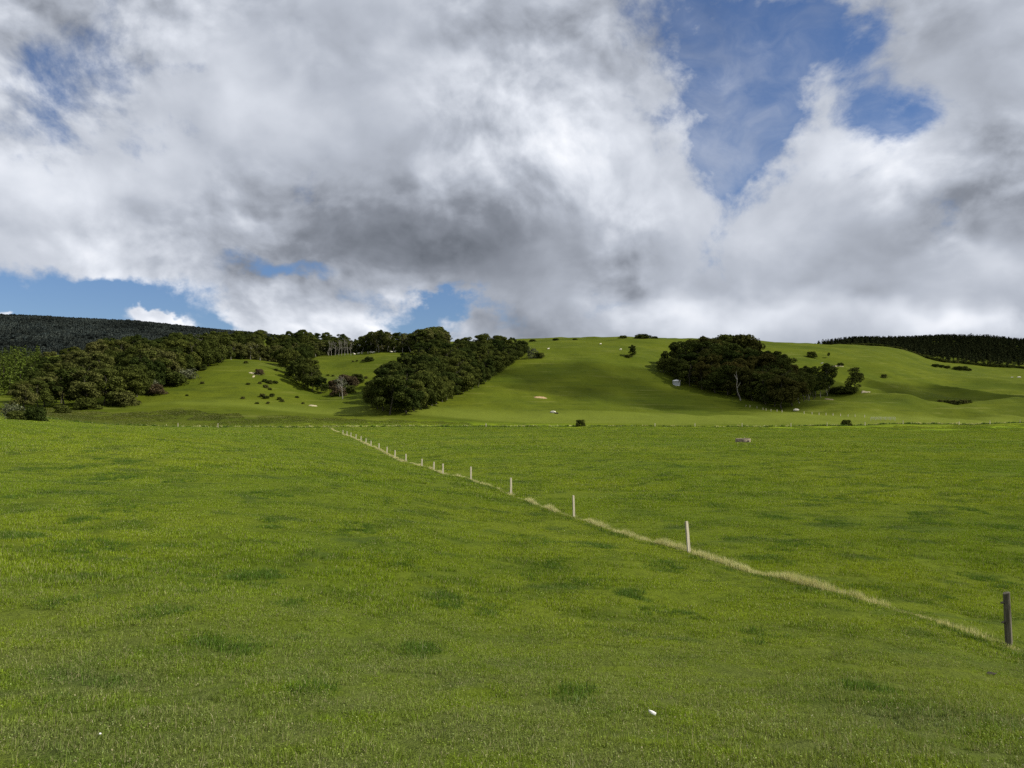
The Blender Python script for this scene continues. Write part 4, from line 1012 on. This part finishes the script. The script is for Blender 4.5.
# cloud places by bearing and height, wobbled so that no edge is a clean curve
cmb = nt.nodes.new('ShaderNodeCombineXYZ'); L(nt, U, cmb.inputs[0]); L(nt, Vv, cmb.inputs[1])
dirv = vscale(nt, tc.outputs['Generated'], (1, 1, 1.25))
def noise_vec(scale, detail, amp, rough=0.55):
    n = nt.nodes.new('ShaderNodeTexNoise'); n.inputs['Scale'].default_value = scale; n.inputs['Detail'].default_value = detail; n.inputs['Roughness'].default_value = rough
    L(nt, dirv, n.inputs['Vector'])
    s = nt.nodes.new('ShaderNodeVectorMath'); s.operation = 'SUBTRACT'; L(nt, n.outputs['Color'], s.inputs[0]); s.inputs[1].default_value = (.5, .5, .5)
    return vscale(nt, s.outputs[0], (amp, amp, amp))
def vadd(a, b):
    n = nt.nodes.new('ShaderNodeVectorMath'); n.operation = 'ADD'; L(nt, a, n.inputs[0])
    if isinstance(b, tuple): n.inputs[1].default_value = b
    else: L(nt, b, n.inputs[1])
    return n.outputs[0]
def puffs(vec, scale, detail=2, rough=0.5):
    """rounded billows: 1 in the middle of a puff, 0 in the creases"""
    n = nt.nodes.new('ShaderNodeTexVoronoi'); n.feature = 'F1'; n.normalize = True
    n.inputs['Scale'].default_value = scale; n.inputs['Detail'].default_value = detail; n.inputs['Roughness'].default_value = rough; n.inputs['Lacunarity'].default_value = 2.2
    L(nt, vec, n.inputs['Vector'])
    return math_node(nt, 'SUBTRACT', 1.0, n.outputs['Distance'])
def sub(a, b): return math_node(nt, 'SUBTRACT', a, b)
def mul(a, b): return math_node(nt, 'MULTIPLY', a, b)
def add(a, b): return math_node(nt, 'ADD', a, b)
place = vadd(cmb.outputs[0], noise_vec(6.0, 6, 0.18, 0.6))
soft_place = vadd(cmb.outputs[0], noise_vec(5.0, 4, 0.16))
def blobs(items, start, where):
    acc = None
    for px, py, rx, ry, w in items:
        u, v = (px - CX) / F, (HY - py) / F; sx, sy = F / rx, F / ry
        n = nt.nodes.new('ShaderNodeVectorMath'); n.operation = 'MULTIPLY_ADD'; L(nt, where, n.inputs[0]); n.inputs[1].default_value = (sx, sy, 0); n.inputs[2].default_value = (-u * sx, -v * sy, 0)
        d = nt.nodes.new('ShaderNodeVectorMath'); d.operation = 'DOT_PRODUCT'; L(nt, n.outputs[0], d.inputs[0]); L(nt, n.outputs[0], d.inputs[1])
        e = math_node(nt, 'POWER', 0.45, d.outputs['Value'])
        acc = math_node(nt, 'MULTIPLY_ADD', e, w, acc if acc is not None else start)
    return acc
COVER = [ # column, row, half width, half height, weight (minus = clear sky)
 (35, 65, 80, 50, -0.24), (15, 150, 50, 50, -0.20), (190, 78, 36, 16, -0.34), (0, 12, 50, 16, 0.2), (130, 130, 50, 40, -0.10),
 (752, 85, 62, 80, -0.78), (742, 165, 46, 45, -0.50), (835, 30, 70, 40, -0.42), (893, 104, 60, 24, -0.46), (810, 0, 50, 30, -0.22), (680, 30, 50, 26, -0.10), (810, 95, 20, 45, 0.22),
 (30, 300, 100, 34, -0.95), (140, 298, 90, 16, -0.70), (230, 322, 60, 12, -0.5), (290, 264, 60, 13, -0.55), (400, 322, 46, 20, -0.85), (450, 302, 40, 9, -0.5), (360, 290, 40, 12, -0.4),
 (155, 319, 26, 8, 1.0), (3, 313, 12, 6, 0.8), (60, 328, 55, 22, -0.8), (215, 318, 22, 14, -0.4), (300, 308, 50, 22, 0.55),
 (715, 262, 20, 34, -0.20), (930, 225, 20, 30, -0.26), (835, 312, 50, 12, -0.30), (1005, 315, 45, 10, -0.42), (1010, 60, 60, 40, 0.2), (560, 300, 60, 16, -0.12),
]
cov = blobs(COVER, 0.58, place)
dw = vadd(dirv, noise_vec(2.4, 2, 0.16))
nA = noise(nt, dw, 3.4, 10, 0.56); nB = noise(nt, dw, 11.0, 8, 0.62)
pv = vadd(dw, noise_vec(7.0, 4, 0.07)); p1 = puffs(pv, 6.5); p3 = puffs(pv, 17.0)
fld = add(cov, mul(sub(nA, 0.5), 1.5)); fld = add(fld, mul(sub(nB, 0.5), 0.75)); fld = add(fld, mul(sub(p1, 0.62), 0.55))
nC = noise(nt, vadd(dw, noise_vec(9.0, 3, 0.05)), 30.0, 6, 0.62)
wn = noise(nt, vadd(vscale(nt, dirv, (1.0, 1.0, 1.3)), noise_vec(3.0, 4, 0.35)), 5.0, 8, 0.6)
wisp = mul(ramp01(nt, wn, 0.44, 0.78), mul(ramp01(nt, Vv, 0.14, 0.30), 0.50))
alpha = math_node(nt, 'MAXIMUM', ramp01(nt, add(fld, mul(sub(nC, 0.5), 0.45)), 0.0, 0.44), wisp)
LIGHT = [ # brightness of the cloud deck
 (372, 242, 105, 40, -0.40), (290, 212, 80, 30, -0.04), (440, 268, 110, 26, -0.20), (540, 312, 70, 22, -0.26), (630, 258, 60, 22, -0.16), (250, 262, 60, 14, -0.12),
 (480, 40, 150, 40, -0.14), (660, 20, 70, 30, -0.16), (450, 110, 60, 50, 0.10), (430, 190, 18, 22, 0.12), (560, 165, 50, 60, 0.08), (240, 110, 80, 50, 0.15), (390, 70, 50, 60, 0.08), (440, 195, 25, 30, 0.18),
 (880, 158, 55, 36, 0.32), (960, 230, 90, 50, -0.16), (1000, 150, 50, 40, -0.12), (850, 255, 110, 45, -0.12), (700, 306, 90, 22, 0.16), (60, 190, 80, 30, 0.08), (150, 220, 90, 25, -0.08),
 (155, 317, 44, 14, 0.42), (5, 311, 34, 12, 0.4), (300, 305, 50, 22, 0.10), (100, 245, 110, 22, 0.06), (960, 30, 90, 40, -0.10), (640, 302, 30, 14, 0.10), (690, 288, 28, 14, 0.12), (765, 304, 34, 10, 0.10), (950, 322, 34, 8, 0.16), (865, 298, 50, 12, -0.14), (810, 272, 45, 12, -0.10), (985, 268, 40, 10, 0.12), (1005, 205, 45, 25, -0.06), (900, 270, 40, 10, -0.08), (580, 330, 60, 10, -0.08), (520, 215, 40, 20, -0.08), (100, 290, 60, 10, 0.10), (920, 322, 90, 14, 0.12), (60, 60, 80, 60, -0.12),
]
lig = blobs(LIGHT, 0.545, soft_place)
# relief: the same clouds looked up a little towards the sun
nR = noise(nt, dw, 3.4, 3, 0.5); nR2 = noise(nt, vadd(dw, (0.05, 0.0, 0.07)), 3.4, 3, 0.5)
p2 = puffs(vadd(pv, (0.018, 0.0, 0.030)), 6.5)
p4 = puffs(vadd(pv, (0.007, 0.0, 0.012)), 17.0)
rel = mul(sub(p1, p2), 0.75); rel = add(rel, mul(sub(p3, p4), 0.32))
nB2 = noise(nt, vadd(dw, (0.012, 0.0, 0.020)), 11.0, 5, 0.5)
rel = add(rel, mul(sub(nB, nB2), 0.5))
rel = add(rel, mul(sub(nC, 0.5), 0.16))
crisp = math_node(nt, 'MULTIPLY_ADD', ramp01(nt, noise(nt, vadd(dirv, (3.1, 0.4, 1.7)), 3.6, 3, 0.5), 0.40, 0.66), 1.2, 0.30)   # some parts sharp, some misty
rel = add(mul(rel, crisp), mul(sub(nR, nR2), 0.75))
thick = mul(sub(fld, 0.65), -0.10)
lv = add(add(lig, rel), thick)
cr = nt.nodes.new('ShaderNodeValToRGB'); L(nt, lv, cr.inputs[0])
el = cr.color_ramp.elements; el[0].position = 0.0; el[0].color = (0.118, 0.132, 0.158, 1); el[1].position = 1.0; el[1].color = (0.90, 0.91, 0.94, 1)
for p_, c_ in ((0.25, (0.203, 0.222, 0.261)), (0.5, (0.385, 0.415, 0.475)), (0.72, (0.61, 0.64, 0.70))):
    e_ = el.new(p_); e_.color = (*c_, 1)
bc = nt.nodes.new('ShaderNodeBackground'); L(nt, cr.outputs[0], bc.inputs[0]); bc.inputs[1].default_value = 1.0
mxw = nt.nodes.new('ShaderNodeMixShader'); L(nt, alpha, mxw.inputs[0]); L(nt, bg.outputs[0], mxw.inputs[1]); L(nt, bc.outputs[0], mxw.inputs[2])
L(nt, mxw.outputs[0], out.inputs[0])

# ------------------------------------------------------------------ output settings
SC.render.engine = 'CYCLES'
SC.cycles.max_bounces = 5; SC.cycles.diffuse_bounces = 2; SC.cycles.transmission_bounces = 3; SC.cycles.transparent_max_bounces = 4
SC.cycles.use_denoising = False
SC.view_settings.view_transform = 'Standard'; SC.view_settings.look = 'None'; SC.view_settings.gamma = 1; SC.view_settings.exposure = 0.3
SC.view_settings.use_curve_mapping = False
print('TREES', NT)
